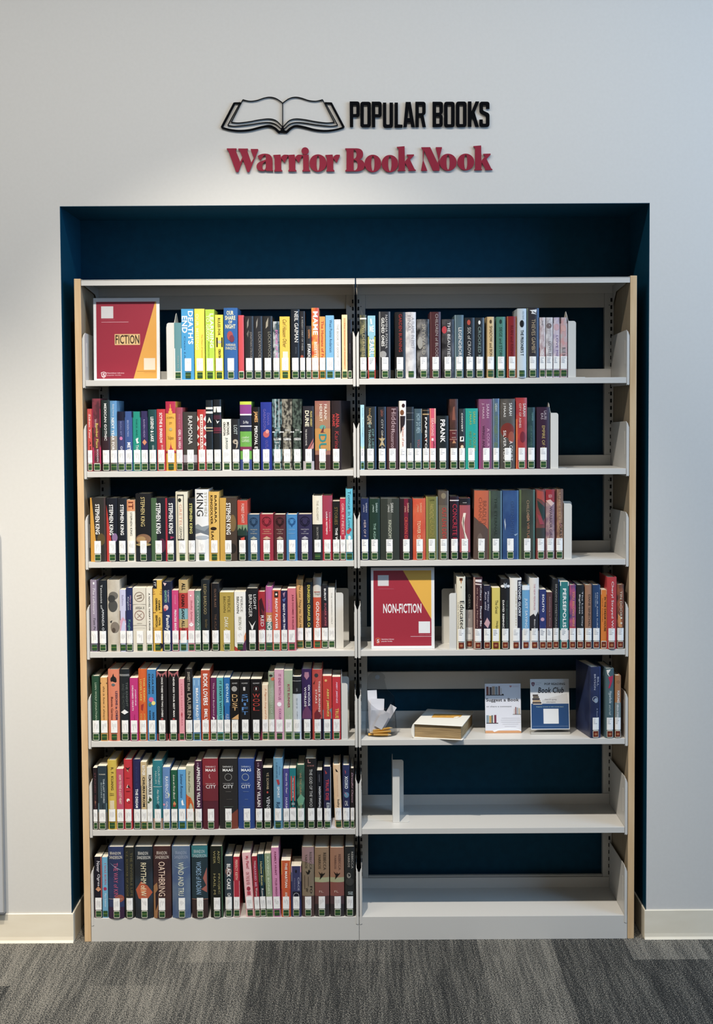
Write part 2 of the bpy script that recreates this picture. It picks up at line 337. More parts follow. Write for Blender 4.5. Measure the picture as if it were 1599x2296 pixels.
BOOKS = """
#0L 852.5
391 407 724 5f9299 p n|B~0~.55~efece6|T~Cixin Lin~b8b2a8~.42~.2~.45~.6
406.5 435 693 3fa0de p|T~DEATH'S~f6f4f0~.97~.5~.54~.95~b|T~END~f6f4f0~.9~.66~.05~.48~b|T~Cixin Liu~2a5f92~.62~.28~.2~.34~s
436.5 459 692.6 f2de3c p|T~OUR MISSING~f8f2a0~.93~.42~.12~.42~b|T~The Heart of Summer~d88a28~.64~.3~.68~.82
461 481 694 b4d838 p|T~LEARNING~f4f6d8~.94~.45~.5~.9~b|T~TO GROW~e4ecb0~.92~.55~.1~.45~b|T~Katherine~5f9a30~.54~.3~.3~.45~s
482.5 500.5 706 f0dc36 p|T~RULES FOR~2c2a1c~.95~.68~.35~.68~b|R~.15~.95~.5~.65~26261f|E~.55~.58~.22~.2~b8b6ae|T~CREATING~2c2a1c~.47~.3~.4~.7~b
502 533 690.5 2f62a8 h|H~OUR~f2e6b0~.96~.9~.22~.72~b|H~SHARE~f2e6b0~.89~.83~.1~.85~b|H~OF~f2e6b0~.82~.78~.35~.62~b|H~NIGHT~f2e6b0~.77~.71~.12~.85~b|E~.45~.61~.22~.34~b04a4c|E~.58~.57~.18~.26~7c3448|H~MARIANA~e8dfae~.5~.465~.15~.85|H~ENRIQUEZ~e8dfae~.455~.41~.12~.88
534.5 547 707 e0484e h n r:4
548.5 568.5 709 2b292d h|T~JONATHAN STROUD~8f867c~.75~.33~.55~.85|P~8a857e~.3,.9 .5,.97 .45,.85 .3,.8|P~6c6862~.25,.72 .5,.78 .4,.66
569 588.5 709 2b292d h|T~LOCKWOOD~8f867c~.75~.33~.55~.85|P~8a857e~.3,.9 .5,.97 .45,.85 .3,.8
589.5 611 709 2a2928 h|T~LOCKWOOD~8f8a78~.75~.33~.55~.85|P~9a9280~.35,.9 .6,.98 .55,.84 .3,.8
612.5 626.5 721 31444c h m:b8c0c4:60|T~ECHOES OF THE~d878b8~.85~.35~.4~.75~b
627.5 650 710 eec03a p|T~Carl Hiaasen Other~6a4a1a~.96~.5~.3~.7~s|R~.3~.8~.33~.44~f2e6c0
652.5 672 694 1c222c h|T~NEIL GAIMAN~eeeae2~.97~.53~.42~.85|T~stories~5a626c~.46~.36~.5~.7~s
672.6 684 698 26252b h|T~A WEARY ORBIT OF THESE~a8a49e~.92~.42~.35~.65|E~.4~.33~.3~.3~a04a38
686.5 698 731 2a2c30 h|T~GAIMAN~e08a4a~.93~.77~.4~.8|T~STARDUST~f0eee8~.66~.3~.3~.85~b
698.8 715.4 690.5 e04a2c h m:f0a040:45|T~MAME~f6f2ea~.95~.62~.2~.85~b|T~BISSETTE~f2e6d8~.52~.3~.35~.75~b
716.6 729.4 710 ee9a42 p|T~The Humans of Fall~c83a28~.93~.3~.3~.75~b
730.5 749 707.5 74b4de p|T~West Pointe Anderson~2c4a70~.93~.42~.45~.78
749.8 764.4 716.5 e6e2de p|T~THE BOOK OF GOOSE~a8a4a0~.92~.35~.38~.68
766.8 779 706 f6d8a0 p n|R~.35~.7~.15~.95~f0b070|T~The Swimmer of Summer~d06030~.88~.2~.42~.62
780.6 793 717 25242c h n|T~author~8a8894~.6~.42~.45~.6
#0R 851.5
804.4 822 706.5 383d38 h m:7a7850:70|B~.93~.955~d8d6d0|T~WILDERNESS~b8a878~.85~.35~.35~.75
824.8 842 708 8cc4d8 p|B~.5~.66~9cd0de|B~.665~.68~15171a|B~.0~.34~c83a34|B~.34~.665~a8a848|H~ME~f4f4f0~.84~.74~.25~.8~b|H~&~8aa0a8~.64~.56~.35~.65|T~EARL~f6f4ec~.62~.36~.2~.85~b|P~f0f0f0~.3,.95 .5,.95 .6,.86 .4,.86
849.8 875.8 699 303034 h|R~.04~.12~0~1~8a8a8c|R~.88~.96~0~1~6a6c70|T~GILDED ONES~e8e6e2~.91~.48~.22~.48~b|T~NAMINA FORNA~c0bebc~.95~.45~.55~.75|E~.35~.36~.3~.3~9a9898
885.8 909 700 1f1d20 h|T~GARDEN BURNING~b02e28~.97~.4~.38~.68|R~.02~.1~0~.15~4c5a5c
909.6 933 700 dcd8d8 h n m:b8b4b8:40|T~FINAL~8a868c~.95~.7~.2~.5|T~A FLAME IN MIST~a09ca2~.92~.45~.55~.85
935.4 963 716 1c1b1e h m:7c7a78:38|T~SKYWARD~a8a090~.92~.4~.4~.68|E~.25~.6~.2~.5~9a9894
964.4 988.6 699.5 4a2226 h|T~CHILDREN of BLOOD~a89c98~.97~.3~.5~.75|R~.04~.1~0~1~6c4448
991.2 1018.6 716 1c1a20 h m:4a484c:36|E~.2~.82~.2~.3~c23a44|T~THE BEAUTIES~dcd8d6~.95~.35~.45~.68
1019.8 1040 706.5 4c6470 h|R~.03~.12~0~1~86a0ac|T~LEGENDBORN~e8e0d8~.8~.3~.42~.78
1041.8 1064.8 712.5 22242a h|E~.42~.92~.16~.26~c0483a|T~SIX of CROWS~c0beb8~.84~.33~.3~.62
1065.8 1086.6 712.5 22282c h|E~.45~.92~.12~.22~e0e0de|T~CROOKED K~7c9490~.85~.33~.3~.62|R~.85~.95~0~1~5c6870
1091.4 1109.4 710.5 d4b47c h|R~.0~.06~0~1~1c1c20|R~.92~1~0~1~1c1c20|E~.5~.92~.15~.24~5a4428|T~SHADOW and BONE~6a4c28~.85~.32~.35~.72
1113.4 1134 710.5 468474 h|E~.45~.92~.15~.24~1c3c38|T~SIEGE and STORM~1c3c38~.83~.32~.3~.62|R~.9~1~0~1~2c5c50
1137.2 1158.8 709.5 8e1c22 h|R~.0~.1~0~1~b86838|R~.88~1~0~1~b86838|T~RUIN and RISING~6c1218~.85~.35~.35~.65
1160.4 1180.6 692 c4d2da h n r:-4|T~HOLLY BLACK~8a949c~.96~.84~.55~.75|E~.5~.78~.24~.4~15181c|T~THE PRISONER'S T~22282e~.69~.32~.35~.7~b
1182 1209 691 343036 h|R~.0~.08~0~1~7a8a70|R~.84~1~0~1~2c4878|P~ecebe8~.2,.97 .8,.98 .75,.93 .45,.96 .35,.92 .8,.91|T~THIEVES GAMBIT~c0a884~.84~.35~.38~.68
1210 1223 712 dcd2d2 p m:b89a9c:50|R~.0~1~.25~.5~8a3c44|H~6~f0e8e8~.47~.38~.3~.7|T~Junji~6a5a5c~.95~.87~.3~.7
1224.4 1239.4 712 e0dcdc p m:b0a6a8:44|E~.45~.86~.4~.4~7c6c6c|T~LOVELESS~7a7478~.6~.32~.4~.8
1240.8 1255.6 712 b8aac4 p m:dccad0:44|B~.9~1~5c5660|E~.5~.84~.4~.5~d8aab0|T~LOVE ME~8a70a0~.7~.35~.4~.75
1257 1272.2 712 c0b8b8 p m:d89a98:44|B~.9~1~3c3c40|E~.45~.82~.4~.5~dca8a0|T~BLUE BOX~6a686c~.5~.3~.25~.75
#1L 1056
191 206.6 917 dc4c46 p|T~Saben You~f4e8e0~.92~.53~.3~.72~s|T~A M~5a1c20~.48~.35~.45~.75~b
207.4 226 894 5a2c34 p n m:8a3844:50|B~.6~.86~c02850|B~.36~.6~3c2c2c|B~.1~.33~c22c58|T~THE Wonder~e6c0c8~.72~.6~.3~.5|T~Bomber Place~d8b850~.66~.32~.4~.7~b|T~BODDEN~f2e2e6~.3~.13~.5~.68
227.6 246 897 26302f h|R~.0~1~.0~.48~382228|T~MEXICAN GOTHIC~ece8e2~.95~.43~.35~.65~b
247 262 899 5a94c8 h m:6aa4d0:40|B~.0~.5~9c9084|T~NEXT YEAR FOR~f4f2ee~.76~.3~.2~.62~b|T~Emily Henry~e0e8f0~.95~.78~.35~.65
263.8 279.4 923 384072 h|B~.85~1~1c1c34|E~.5~.55~.22~.26~d070a8|T~BIGALL BET~8c96d0~.83~.6~.4~.6|T~GIL~e8e6f2~.42~.33~.4~.7
280.2 297 922.5 3d5a9a p|B~.9~1~1f2c50|T~BROKEN MAN~a8b4e0~.85~.58~.3~.55|T~MET~ecebf0~.48~.34~.3~.75~b
298.2 315.8 923 1f9480 p|B~.9~1~1c3438|T~THICK AND~0f5c54~.88~.58~.4~.6|P~f4f0ea~.35,.54 .7,.56 .6,.5 .8,.48 .5,.46|T~THE~f2f0ec~.44~.34~.35~.7
316.6 331.6 922 383060 p|B~.9~1~201c38|T~RAVEN HEAD~a89cc8~.86~.56~.35~.6|P~e08860~.5,.53 .85,.48 .5,.43 .15,.48
332.4 350.8 918.6 1f4a4a h|T~LEGEND & LAKE~f4f2ec~.88~.48~.3~.68~b|T~NEWMAN~b8c8c4~.42~.33~.45~.7
351.8 370.8 917.6 d4323a h|T~SCYTHE & SPARROW~f8f0ea~.94~.45~.32~.66~b|T~BRYN~f0c8c0~.42~.33~.5~.72
371.8 394 900.4 efaa34 h|B~.83~1~c8284a|P~efaa34~.3,.82 .3,.86 .38,.86 .38,.9 .46,.9 .46,.96 .52,.96 .52,.9 .6,.9 .6,.86 .68,.86 .68,.82|H~A CAREFUL~7a4a1a~.78~.755~.12~.85|H~CITY~7a4a1a~.7~.67~.35~.65|E~.5~.6~.16~.16~b8a878|H~The Signature~7a3a1a~.5~.44~.2~.8~s|P~c8284a~0,.28 .3,.3 .42,.33 .48,.38 .5,.43 .52,.38 .6,.33 .8,.3 1,.28 1,.26 0,.26
395 409.4 913.8 a8485a h|T~THE NEW MAN~c87888~.9~.55~.4~.65|T~GIRL IN AREA~ecc8cc~.65~.35~.35~.75~b
410.4 441.6 923.8 44403c h|R~.0~.3~.14~.27~a8a0a8|R~.75~1~.14~.27~a8a0a8|T~RAMONA~f0ece4~.93~.45~.38~.68|R~.0~1~.0~.1~2a2826
442.6 461.6 918.4 c42e2a h m:d23a32:20|P~f4ece4~.0,.9 .25,.84 .0,.8|P~f4ece4~1,.9 .75,.84 1,.8|P~f4ece4~.0,.75 .25,.7 .0,.65|P~f4ece4~1,.75 .75,.7 1,.65|P~f4ece4~.0,.6 .25,.56 .0,.52|P~f4ece4~1,.6 .75,.56 1,.52|P~f4ece4~.0,.47 .25,.43 .0,.4|P~f4ece4~1,.47 .75,.43 1,.4|R~.35~.68~.33~.92~ece0d4|T~CHRISTMAS~b03028~.9~.35~.42~.62~b
462 477.4 897.4 20262a h|B~.87~.9~e8e4d8|B~.81~.84~e8e4d8|B~.6~.615~c8b890|B~.56~.57~c8b890|P~e8e0cc~.2,.68 .5,.76 .85,.68 .7,.68 .5,.72 .35,.68
479.2 496 896 1c1f24 h|B~.82~.9~e6e4e0|P~1c1f24~.3,.82 .4,.9 .5,.82|B~.72~.78~4a2434|P~e0dee0~.3,.72 .5,.66 .8,.7 .5,.69|B~.6~.605~b03a58|B~.55~.595~6a2438|B~.53~.535~c04a60
497.4 518.4 939.8 e8e4d6 p|T~MICHAEL~23231f~.94~.68~.55~.82~b|T~CRICHTON~23231f~.94~.68~.18~.42~b|T~JURASSIC~3c5c5c~.64~.38~.35~.65|R~.0~.04~0~1~2c2a28
519.8 537.6 939.8 28282b h|T~LOST~a4b0b0~.88~.7~.25~.7~b|E~.45~.56~.32~.3~b0a494|P~b8ab98~.3,.55 .8,.55 .7,.45 .5,.42 .6,.5|E~.48~.55~.12~.1~28282b
538.4 564.2 900.6 6ab048 h|B~.955~1~c8d838|B~.82~.955~92408f|B~.8~.82~f0f0ec|B~.57~.8~2c2c48|B~.635~.65~dcdce4|H~Do What~e8e8ec~.72~.68~.28~.75~s|H~comfort~d8ecc8~.5~.46~.15~.8~s|H~comes~d8ecc8~.45~.41~.15~.8~s|B~.29~.345~862e54|B~.0~.16~3c4c90
565.4 583 913 1e1a18 h|T~JAMES~e8a860~.93~.76~.2~.75~b|T~PERCIVAL EV~f0ece6~.7~.3~.3~.7~b
584.6 609.6 902 283898 h|T~DIANA~7064b8~.84~.66~.58~.8|T~GABALDON~7064b8~.9~.6~.25~.48|E~.5~.53~.28~.3~cc5c5c|E~.6~.57~.16~.18~e09088|T~OUTLA~7064b8~.44~.3~.42~.66
611 632.2 895 20282c p m:6a8c90:90|R~.3~.36~.6~1~d8e0e0|R~.68~.74~.6~1~d8e0e0|B~.3~.61~15181a|H~BAG~e0dedc~.575~.555~.3~.7|B~.53~.545~e8e6e4|H~ILLUMI~e8e6e4~.455~.42~.15~.9~b|H~NAE~e8e6e4~.4~.38~.3~.7|R~.3~.36~.28~.36~d8e0e0|R~.68~.74~.28~.36~d8e0e0
632.8 655 895 2e2c28 p m:9a9484:90|B~.3~.61~191817|H~BAG~e0dedc~.575~.555~.3~.7|B~.53~.545~e8e6e4|H~GEMINA~e8e6e4~.455~.42~.15~.9~b
656.2 676.6 895 1f2824 p m:56645a:90|B~.3~.61~161a18|H~BAG~e0dedc~.575~.555~.3~.7|B~.53~.545~e8e6e4|H~OBSIDIO~e8e6e4~.455~.42~.15~.9~b
679.4 704.2 910.8 2c2830 h|T~DUNE~f0e6c8~.93~.68~.2~.55~b|T~FRANK HERBERT~c8b060~.92~.68~.66~.84~b|T~THE GRAPHIC NOVEL~e8e4e0~.64~.38~.22~.36|P~b05a58~.3,.3 .95,.5 .9,.44 .5,.3|P~c88078~.5,.3 .98,.44 .95,.34|B~.0~.14~b8aeb4
706.4 740.8 899 a87858 h m:9c5c58:14|B~.28~.6~c48a46|T~FRANK~f0e2d0~.95~.72~.6~.78|T~HERBERT~f0e2d0~.95~.7~.3~.48|E~.5~.62~.2~.14~5aa090|P~6a3034~.35,.54 .6,.64 .55,.55 .7,.54|T~DU~2a8a8a~.52~.28~.25~.75~b|B~.0~.22~4a2c2c
742.6 765 898.6 2e2326 h a:12|T~ANNA~c83a3a~.82~.61~.5~.85~b|T~MAME~c83a3a~.8~.63~.15~.42~b|T~Karina~b0343a~.56~.3~.4~.8~s
#1R 1054.5
804.2 817 908 9cd2e6 p m:b4e0e8:20|T~Louder Than Hunger~2c5070~.95~.5~.5~.75|B~.28~.36~d0dc98
818.8 843.8 912 2a2f30 h|T~GAME~d0b890~.86~.72~.2~.6|T~OF THRONES~88a8a8~.75~.33~.3~.5~b|T~OF LIES~5c8484~.65~.33~.6~.8~b|T~hive~b89048~.97~.86~.35~.55|R~.9~1~0~1~2c4870
848 865.6 912.5 25272e h|T~LEIGH~a85c4c~.95~.85~.35~.65|P~b89a60~.5,.62 .55,.5 .95,.5 .6,.45 .9,.36 .5,.4 .1,.36 .4,.45 .05,.5 .45,.5|T~CITY OF GIRLS~c0c0bc~.8~.34~.4~.64|R~.9~1~0~1~3c5880
867.8 893.4 912.5 4a2c31 h|T~Hidden~b89aa0~.97~.6~.4~.8|T~Houseroots~b89aa0~.64~.3~.35~.7
895.8 910.8 899 ecE4e0 h|E~.6~.93~.24~.3~38201e|E~.4~.83~.3~.4~7a4a2c|P~2c2024~.1,.78 .9,.78 .8,.66 .55,.62 .15,.52|T~Queen of sun~d87858~.62~.34~.35~.7|R~.0~1~.0~.2~e0d8d8
911.8 928 912.5 22262b h|B~.79~.8~6a6c6c|T~NOVEL~a8a49c~.42~.33~.5~.65|B~.9~.905~8a8a8c
929.2 946.6 916.8 3f5866 h|T~HOW DO MEN~88a4b0~.92~.6~.25~.8~b|T~YOU~bc5058~.5~.36~.4~.7~s|R~.92~1~.6~1~a89878
948.2 962.6 917 1c191b h|B~.9~.92~b89868|B~.97~.975~b89868|T~PAPERTO~f0eeea~.86~.34~.35~.65~b|E~.5~.5~.1~.1~d8443c
963.8 977.6 916 e2506c h|R~.75~1~.75~1~f0a088|T~SEASONS~f6b8b8~.84~.55~.25~.65~b|T~I~f4e8e8~.51~.47~.3~.6|T~author~602030~.46~.34~.55~.85|R~.0~.2~.0~1~ee7a70
979.8 1006 932.6 1e2527 h|T~PRANK~f4f2f0~.93~.5~.3~.7~b
1008.6 1027 895 38261f h m:5a3430:30|B~.55~.56~b08878|P~8a5040~.4,.88 .6,.9 .7,.7 .3,.7|B~.4~.55~622428|H~THE~d8c0b0~.52~.505~.3~.7|H~NAMES~d8c0b0~.46~.445~.25~.75|B~.42~.43~a87868|P~c08058~.3,.37 .5,.42 .8,.37|R~.88~1~0~1~4a4446
1029.6 1043.2 916.8 292f36 h|T~CONVERT~e0dcd8~.93~.62~.38~.62~b|R~.15~.8~.46~.54~ecebe6|P~23282c~.3,.48 .4,.53 .7,.53 .6,.48|B~.3~.44~3c2420|E~.5~.37~.25~.3~e8c8a0
1044.2 1072 916 1ca294 h|T~SARAH~90b060~.95~.75~.6~.8~b|T~J MAAS~90b060~.95~.73~.28~.48~b|T~A COURT~90a858~.6~.3~.6~.82|T~MIST AND FU~6c9c60~.62~.3~.28~.48
1074.6 1104.6 895 864a72 h|T~SARAH~d8b8c8~.93~.73~.55~.75|T~J. MAAS~d8b8c8~.94~.72~.2~.38|T~A COURT~e0a0c0~.58~.28~.58~.78|T~WINGS AND~4a2440~.62~.28~.24~.42|R~.0~.1~0~.75~a83c80|R~.92~1~0~1~6c5870
1106 1119.6 894 4a6488 h m:5c7460:40|R~.0~.12~0~1~7c9cc0|R~.85~1~0~1~7c9cc0|T~SARAH~c0ccd4~.93~.82~.3~.7|T~THRONE OF GL~6c8c74~.75~.3~.35~.7
1121.4 1155.2 894.5 4a4642 h m:5c5650:25|E~.5~.55~.45~.5~7c2c24|E~.75~.45~.2~.4~a04c38|T~SARAH~f0eee8~.94~.76~.6~.8|T~J MAAS~f0eee8~.94~.74~.2~.38|T~A COURT~ece8e4~.4~.12~.62~.84|T~SILVER FLAM~ece8e4~.55~.1~.22~.4
1157.4 1182 892 c43a34 h m:a83038:35|R~.0~.14~0~.7~e06838|T~SARAH~ece0d8~.92~.74~.62~.88|T~CITY OF ASHES~ecd8d0~.92~.58~.28~.46|E~.6~.45~.25~.5~7c2430
1183.2 1200.2 913.6 1f3a40 h m:2a4c50:40|T~TEMPER~6ca098~.92~.78~.55~.75|T~OF KNIVES~50786c~.7~.34~.4~.6
1203.8 1233.2 913 3a2038 h|T~LAURI~c0b0b8~.94~.8~.55~.75|T~EAS~c0b0b8~.9~.8~.32~.5|T~EMPIRE OF S~c8ac62~.7~.33~.4~.62|R~.92~1~0~1~3c3c48
#2L 1257
202.4 236.8 1116.4 33302c h|P~e09a30~0,0 0,1 .1,1 .22,.7 .3,.45 .36,.3 .3,0|R~.9~1~0~1~4a3838|E~.7~.35~.25~.4~5c4a28|T~STEPHEN KING~f4f0ea~.9~.43~.34~.62~b
238.4 263 1117.4 1c1e28 h|P~d83a34~0,0 0,.9 .1,.8 .3,.5 .45,.33 .5,.3 .4,0|E~.75~.38~.25~.4~8a6a94|T~STEPHEN KING~f4f2ee~.9~.42~.28~.64~b
264 284.4 1117.4 1f222a h|T~STEPHEN KING~f4f2ee~.9~.42~.3~.68~b|P~0c0e14~.2,.3 .8,.35 .9,.1 .1,.1
284.8 303 1121.4 ece4d2 h|B~.82~1~e8935c|T~IT~7a3020~.97~.85~.2~.8~b|T~STEPHEN KING~4c4844~.8~.42~.4~.66
304.2 338 1107.4 1c1c20 h|E~.5~.33~.5~.35~8a6448|E~.5~.25~.5~.1~a89058|R~.0~1~.0~.2~242830|E~.35~.33~.3~.2~b08a58|T~STEPHEN KING~e0c880~.95~.52~.35~.62
339 370.8 1117 1e2029 h|P~4a6a48~0,0 0,1 .4,1 .4,.2 .3,0|E~.75~.25~.25~.5~5c2c40|T~STEPHEN KING~f4f2ee~.92~.44~.35~.68~b
371 393 1117 1f2030 h|P~c02c40~0,0 0,1 .2,1 .22,.2 .15,0|T~STEPHEN KING~f4f2ee~.92~.44~.35~.78~b|P~a83058~.5,.4 .9,.38 .5,.35
394 420.8 1103 e2dac0 h|R~.14~.7~.3~.96~3c3c38|R~.2~.64~.32~.94~e8e0c8|T~GRETEL~d89070~.82~.5~.3~.54|T~GERMAN~4c4a44~.5~.3~.3~.54|E~.35~.88~.14~.16~2c3028
422 437.4 1117.6 1c1e1f h|T~STEPHEN KING~d8d070~.92~.44~.2~.62~b
437.8 467.8 1097.8 ecebe8 h m:e0e2e4:20|P~8a949c~0,.5 .2,.52 .5,.48 1,.5 1,.44 0,.38|P~6c7680~0,.46 .3,.44 .7,.42 1,.47 1,.36 .4,.4 0,.38|E~.5~.33~.5~.15~b0b8c0|T~STEPHEN~b0a890~.96~.63~.7~.9|T~KING~2c2a2a~.95~.63~.12~.62
468.4 491.6 1103 e6b44e h|T~BARBARA~3c2810~.95~.55~.56~.78~b|T~KINGSOLVER~3c2810~.95~.53~.16~.4~b|E~.45~.47~.3~.16~2c2018|T~LAC~3c2810~.43~.28~.22~.48~b
493 531.4 1116.6 4a3a30 h|P~d8a43e~0,0 0,1 .38,1 .32,.3 .34,0|E~.75~.6~.2~.5~7c6038|E~.7~.2~.25~.3~2c2420|T~STEPHEN KING~f4f0e8~.92~.42~.38~.64~b
532.4 555 1123 d84636 h|P~78906a~0,.6 1,.6 1,.5 0,.5|P~243c34~0,.5 .2,.55 .4,.52 .5,.6 .6,.5 .8,.56 1,.48 1,0 0,0|R~.0~1~.0~.42~15181a|P~d84636~.3,.38 .7,.4 .7,.34 .4,.33|T~FOREST GHOST~f2dcd0~.95~.63~.42~.68
555.8 582.2 1154 38587a h|P~1c3450~.5,.93 .8,.85 .5,.72 .2,.85|E~.5~.85~.17~.22~38587a|O~.5~.85~.35~1c3450|H~THE PRINCE~c0b89c~.685~.665~.2~.8|H~OF~c0b89c~.64~.625~.4~.6|H~THIEVES~c0b89c~.6~.58~.22~.78|P~a8a894~.2,.48 .5,.53 .8,.48 .5,.46
583.2 613.2 1153.4 a82c3c h|P~6c1824~.5,.93 .8,.85 .5,.72 .2,.85|E~.5~.85~.17~.22~a82c3c|O~.5~.85~.35~6c1824|H~SEVENTH~e0b888~.685~.665~.2~.8|H~SWORD~e0b888~.64~.62~.3~.7|H~CHRONICLE~e0b888~.595~.575~.15~.85|P~d0a888~.2,.48 .5,.53 .8,.48 .5,.46
614.4 641 1154 582a2e h|P~2c1416~.5,.93 .8,.85 .5,.72 .2,.85|E~.5~.85~.17~.22~582a2e|O~.5~.85~.35~2c1416|H~THE KING~c8b09c~.685~.665~.2~.8|H~AND~c8b09c~.64~.625~.35~.65|H~CASTLE~c8b09c~.6~.58~.25~.75|P~b09c88~.2,.48 .5,.53 .8,.48 .5,.46
642.4 666.8 1154 4288c4 h|P~20548c~.5,.93 .8,.85 .5,.72 .2,.85|E~.5~.85~.17~.22~4288c4|O~.5~.85~.35~20548c|H~THE RED~90b8d8~.685~.665~.2~.8|H~KNIGHT~90b8d8~.6~.58~.2~.8
668 700 1153.4 322c50 h|P~181630~.5,.93 .8,.85 .5,.72 .2,.85|E~.5~.85~.17~.22~322c50|O~.5~.85~.35~181630|H~MISTRESS~c4c0c8~.685~.665~.22~.78|H~OF~c4c0c8~.64~.62~.42~.58|H~FORTUNE~c4c0c8~.595~.575~.25~.75|P~b0acb4~.25,.48 .5,.53 .75,.48 .5,.46
701.2 723 1112 eae2cc h|B~.0~.56~28282a|T~THE ALCHEMY~b8ac94~.93~.62~.4~.62|T~SECRETS~a8a49c~.52~.33~.4~.58
723.4 745.4 1111.6 c02c40 h|B~.3~1~a83850|B~.25~.65~c42840|T~LAURA RESTREPO~f6ecec~.75~.4~.35~.5~b|T~Lionpheart~f0d8d8~.74~.45~.68~.8
746.2 762.2 1124 1e1c1c p|T~STORIES~6c5c34~.9~.6~.25~.7~b|T~THE W~f0ece6~.55~.33~.35~.68~b
762.8 775 1118 cc3048 p|T~GIRL IN PIECES~f0c0b8~.92~.42~.3~.7|B~.26~.4~ecdcd4|T~SET~c03044~.39~.28~.3~.7~b
775.6 795.6 1096.4 5cbed6 h|T~Tomcat in Love~1c4c60~.97~.44~.3~.72|E~.35~.4~.26~.32~d04848|E~.6~.43~.2~.26~b83c40|E~.5~.32~.2~.3~eceaea
#2R 1255.5
808 827.4 1118.4 1e2b58 h|T~SARAH~c8c8d8~.93~.78~.6~.78|T~J MAAS~c8c8d8~.9~.78~.25~.45|T~HEIR OF F~d0b8b8~.65~.38~.35~.62
828.6 852.2 1118.4 1f382e h|T~SARAH~b8d0c8~.93~.78~.6~.78|T~J MAAS~b8d0c8~.9~.78~.25~.45|T~THE ASSA~98c0ac~.6~.34~.38~.6
853.4 895.8 1118.4 323832 h|R~.38~.6~.3~1~4c5048|T~SARAH~d8d8d0~.93~.78~.54~.68|T~J MAAS~d8d8d0~.9~.78~.36~.48|T~KINGDOM~c8ccb0~.65~.36~.42~.58
896.6 924.6 1118.4 2c1b21 h|R~.35~.68~.3~1~7c1c34|T~SARAH~e8b090~.93~.78~.6~.74|T~J MAAS~e8b090~.88~.78~.35~.5|T~CROWN OF~e05038~.7~.32~.38~.62
926 954.8 1118.4 dc4a30 h m:e45c38:20|T~SARAH~f4b888~.93~.78~.56~.7|T~J MAAS~f4b888~.9~.78~.3~.46|T~TOWER OF~f6d0a0~.64~.34~.34~.6
956 982 1114 75753a h|R~.88~1~0~1~7c8c84|R~.0~.1~0~1~9c9848|T~FANTASTIC~b8a858~.88~.65~.3~.62|T~LES ASSASSINS~a89848~.63~.36~.35~.7|H~LAINI~3c3818~.96~.935~.3~.7
983.8 1006 1101.4 685c4e h|B~.8~1~584e44|E~.5~.93~.25~.3~847860|T~OUT LIVE DEVIL~c83c34~.76~.28~.35~.78~b|R~.92~1~0~1~8c8884
1009.2 1029.4 1113.6 281a26 h|B~.93~.945~e8dce0|T~CONCRETE R~d02c44~.88~.3~.3~.78|E~.8~.25~.2~.3~60303c
1030.8 1054.8 1117.4 ac5058 h|B~.92~1~1c1c24|B~.89~.92~2c2428|H~CASSI~e0dcd8~.935~.92~.3~.65|P~ecdccc~.2,.6 .35,.76 .6,.76 .42,.6 .5,.45 .7,.36 .72,.3 .5,.3 .4,.42|P~3c2820~.3,.62 .36,.7 .4,.7 .36,.5 .55,.34 .5,.34 .32,.5|R~.0~1~.0~.12~2c2028
1062 1096 1100.4 5a4842 h l:0.8|P~c85c3c~0,1 1,1 1,.42 .7,.5 .3,.56 0,.62|T~BRADLEY~7c4030~.85~.5~.55~.8|T~CHANCE~8c4434~.9~.52~.3~.5|E~.4~.25~.2~.6~6c5c54|R~.93~1~0~1~80503c
1097.4 1126 1101 38423e h m:405048:25|R~.0~.1~0~1~6c8050|R~.88~1~0~1~587888|T~THE ETERNAL~2c3832~.9~.35~.4~.6
1127.4 1163.4 1100.4 28467e h m:34588c:16|R~.9~1~0~1~48709c|P~a8b8cc~.1,.55 .14,.6 .2,.5 .16,.42|P~8ca4c0~.7,.36 .98,.38 .8,.34|T~GREENLIGHTS~3c5888~.85~.35~.5~.7
1165 1200 1098.4 383c34 h m:444a3c:16|R~.0~.12~0~1~5c6c48|R~.88~1~0~1~4c7068|T~CHILDREN~a88c6c~.85~.55~.46~.62|T~OF VIRTUE~b87c5c~.64~.3~.48~.64
1202.6 1222.8 1098 8a3e3e h m:6c4440:25|P~283c38~.1,.85 .95,.75 1,.6 .8,.55 .2,.75|P~b8483c~.1,.99 .8,.97 1,.8 .6,.85 .1,.88|R~.0~1~.3~.45~3c3c38|P~a0404c~.1,.65 .5,.62 .9,.5 .4,.5
1224.2 1244.2 1098 86667a h m:b09090:45|B~.82~1~a42c36|P~dcb8b0~.0,.84 .5,.86 .95,.8 .6,.76 .3,.8|T~WARRIOR GIRL~5c4458~.75~.3~.4~.7|H~NEW~d8a8a8~.93~.88~.3~.7
1245.8 1263.4 1097.4 7c5a4a h m:a87c5c:45|R~.0~.16~0~1~4c2428|T~UNSETTLED~c09878~.95~.5~.4~.65|P~c0787c~.4,.56 .9,.46 .6,.48|T~SOULS~38241c~.52~.32~.5~.85
#3L 1458
201.4 219.4 1301 988a9e h|R~.88~1~0~1~2c2030|H~1~f0eef0~.97~.94~.4~.6|T~The Leftovers~e8e2ec~.9~.52~.35~.65~s|T~Tom Pe~54505c~.48~.3~.4~.68~s
221.4 239 1302 1f2328 h|T~Tattooist of~d8dce0~.94~.6~.25~.5|T~AMANDA O~e0e4e8~.6~.3~.4~.68
240.8 268.4 1301 cbc2b0 h n m:bcb2a0:30|E~.5~.78~.38~.34~6c6860|E~.45~.64~.38~.5~4c4c4a|E~.35~.74~.3~.3~3c3c3c|E~.6~.34~.35~.45~807468|E~.5~.3~.15~.2~54483e|P~2c2c2c~.2,.42 .4,.44 .3,.4
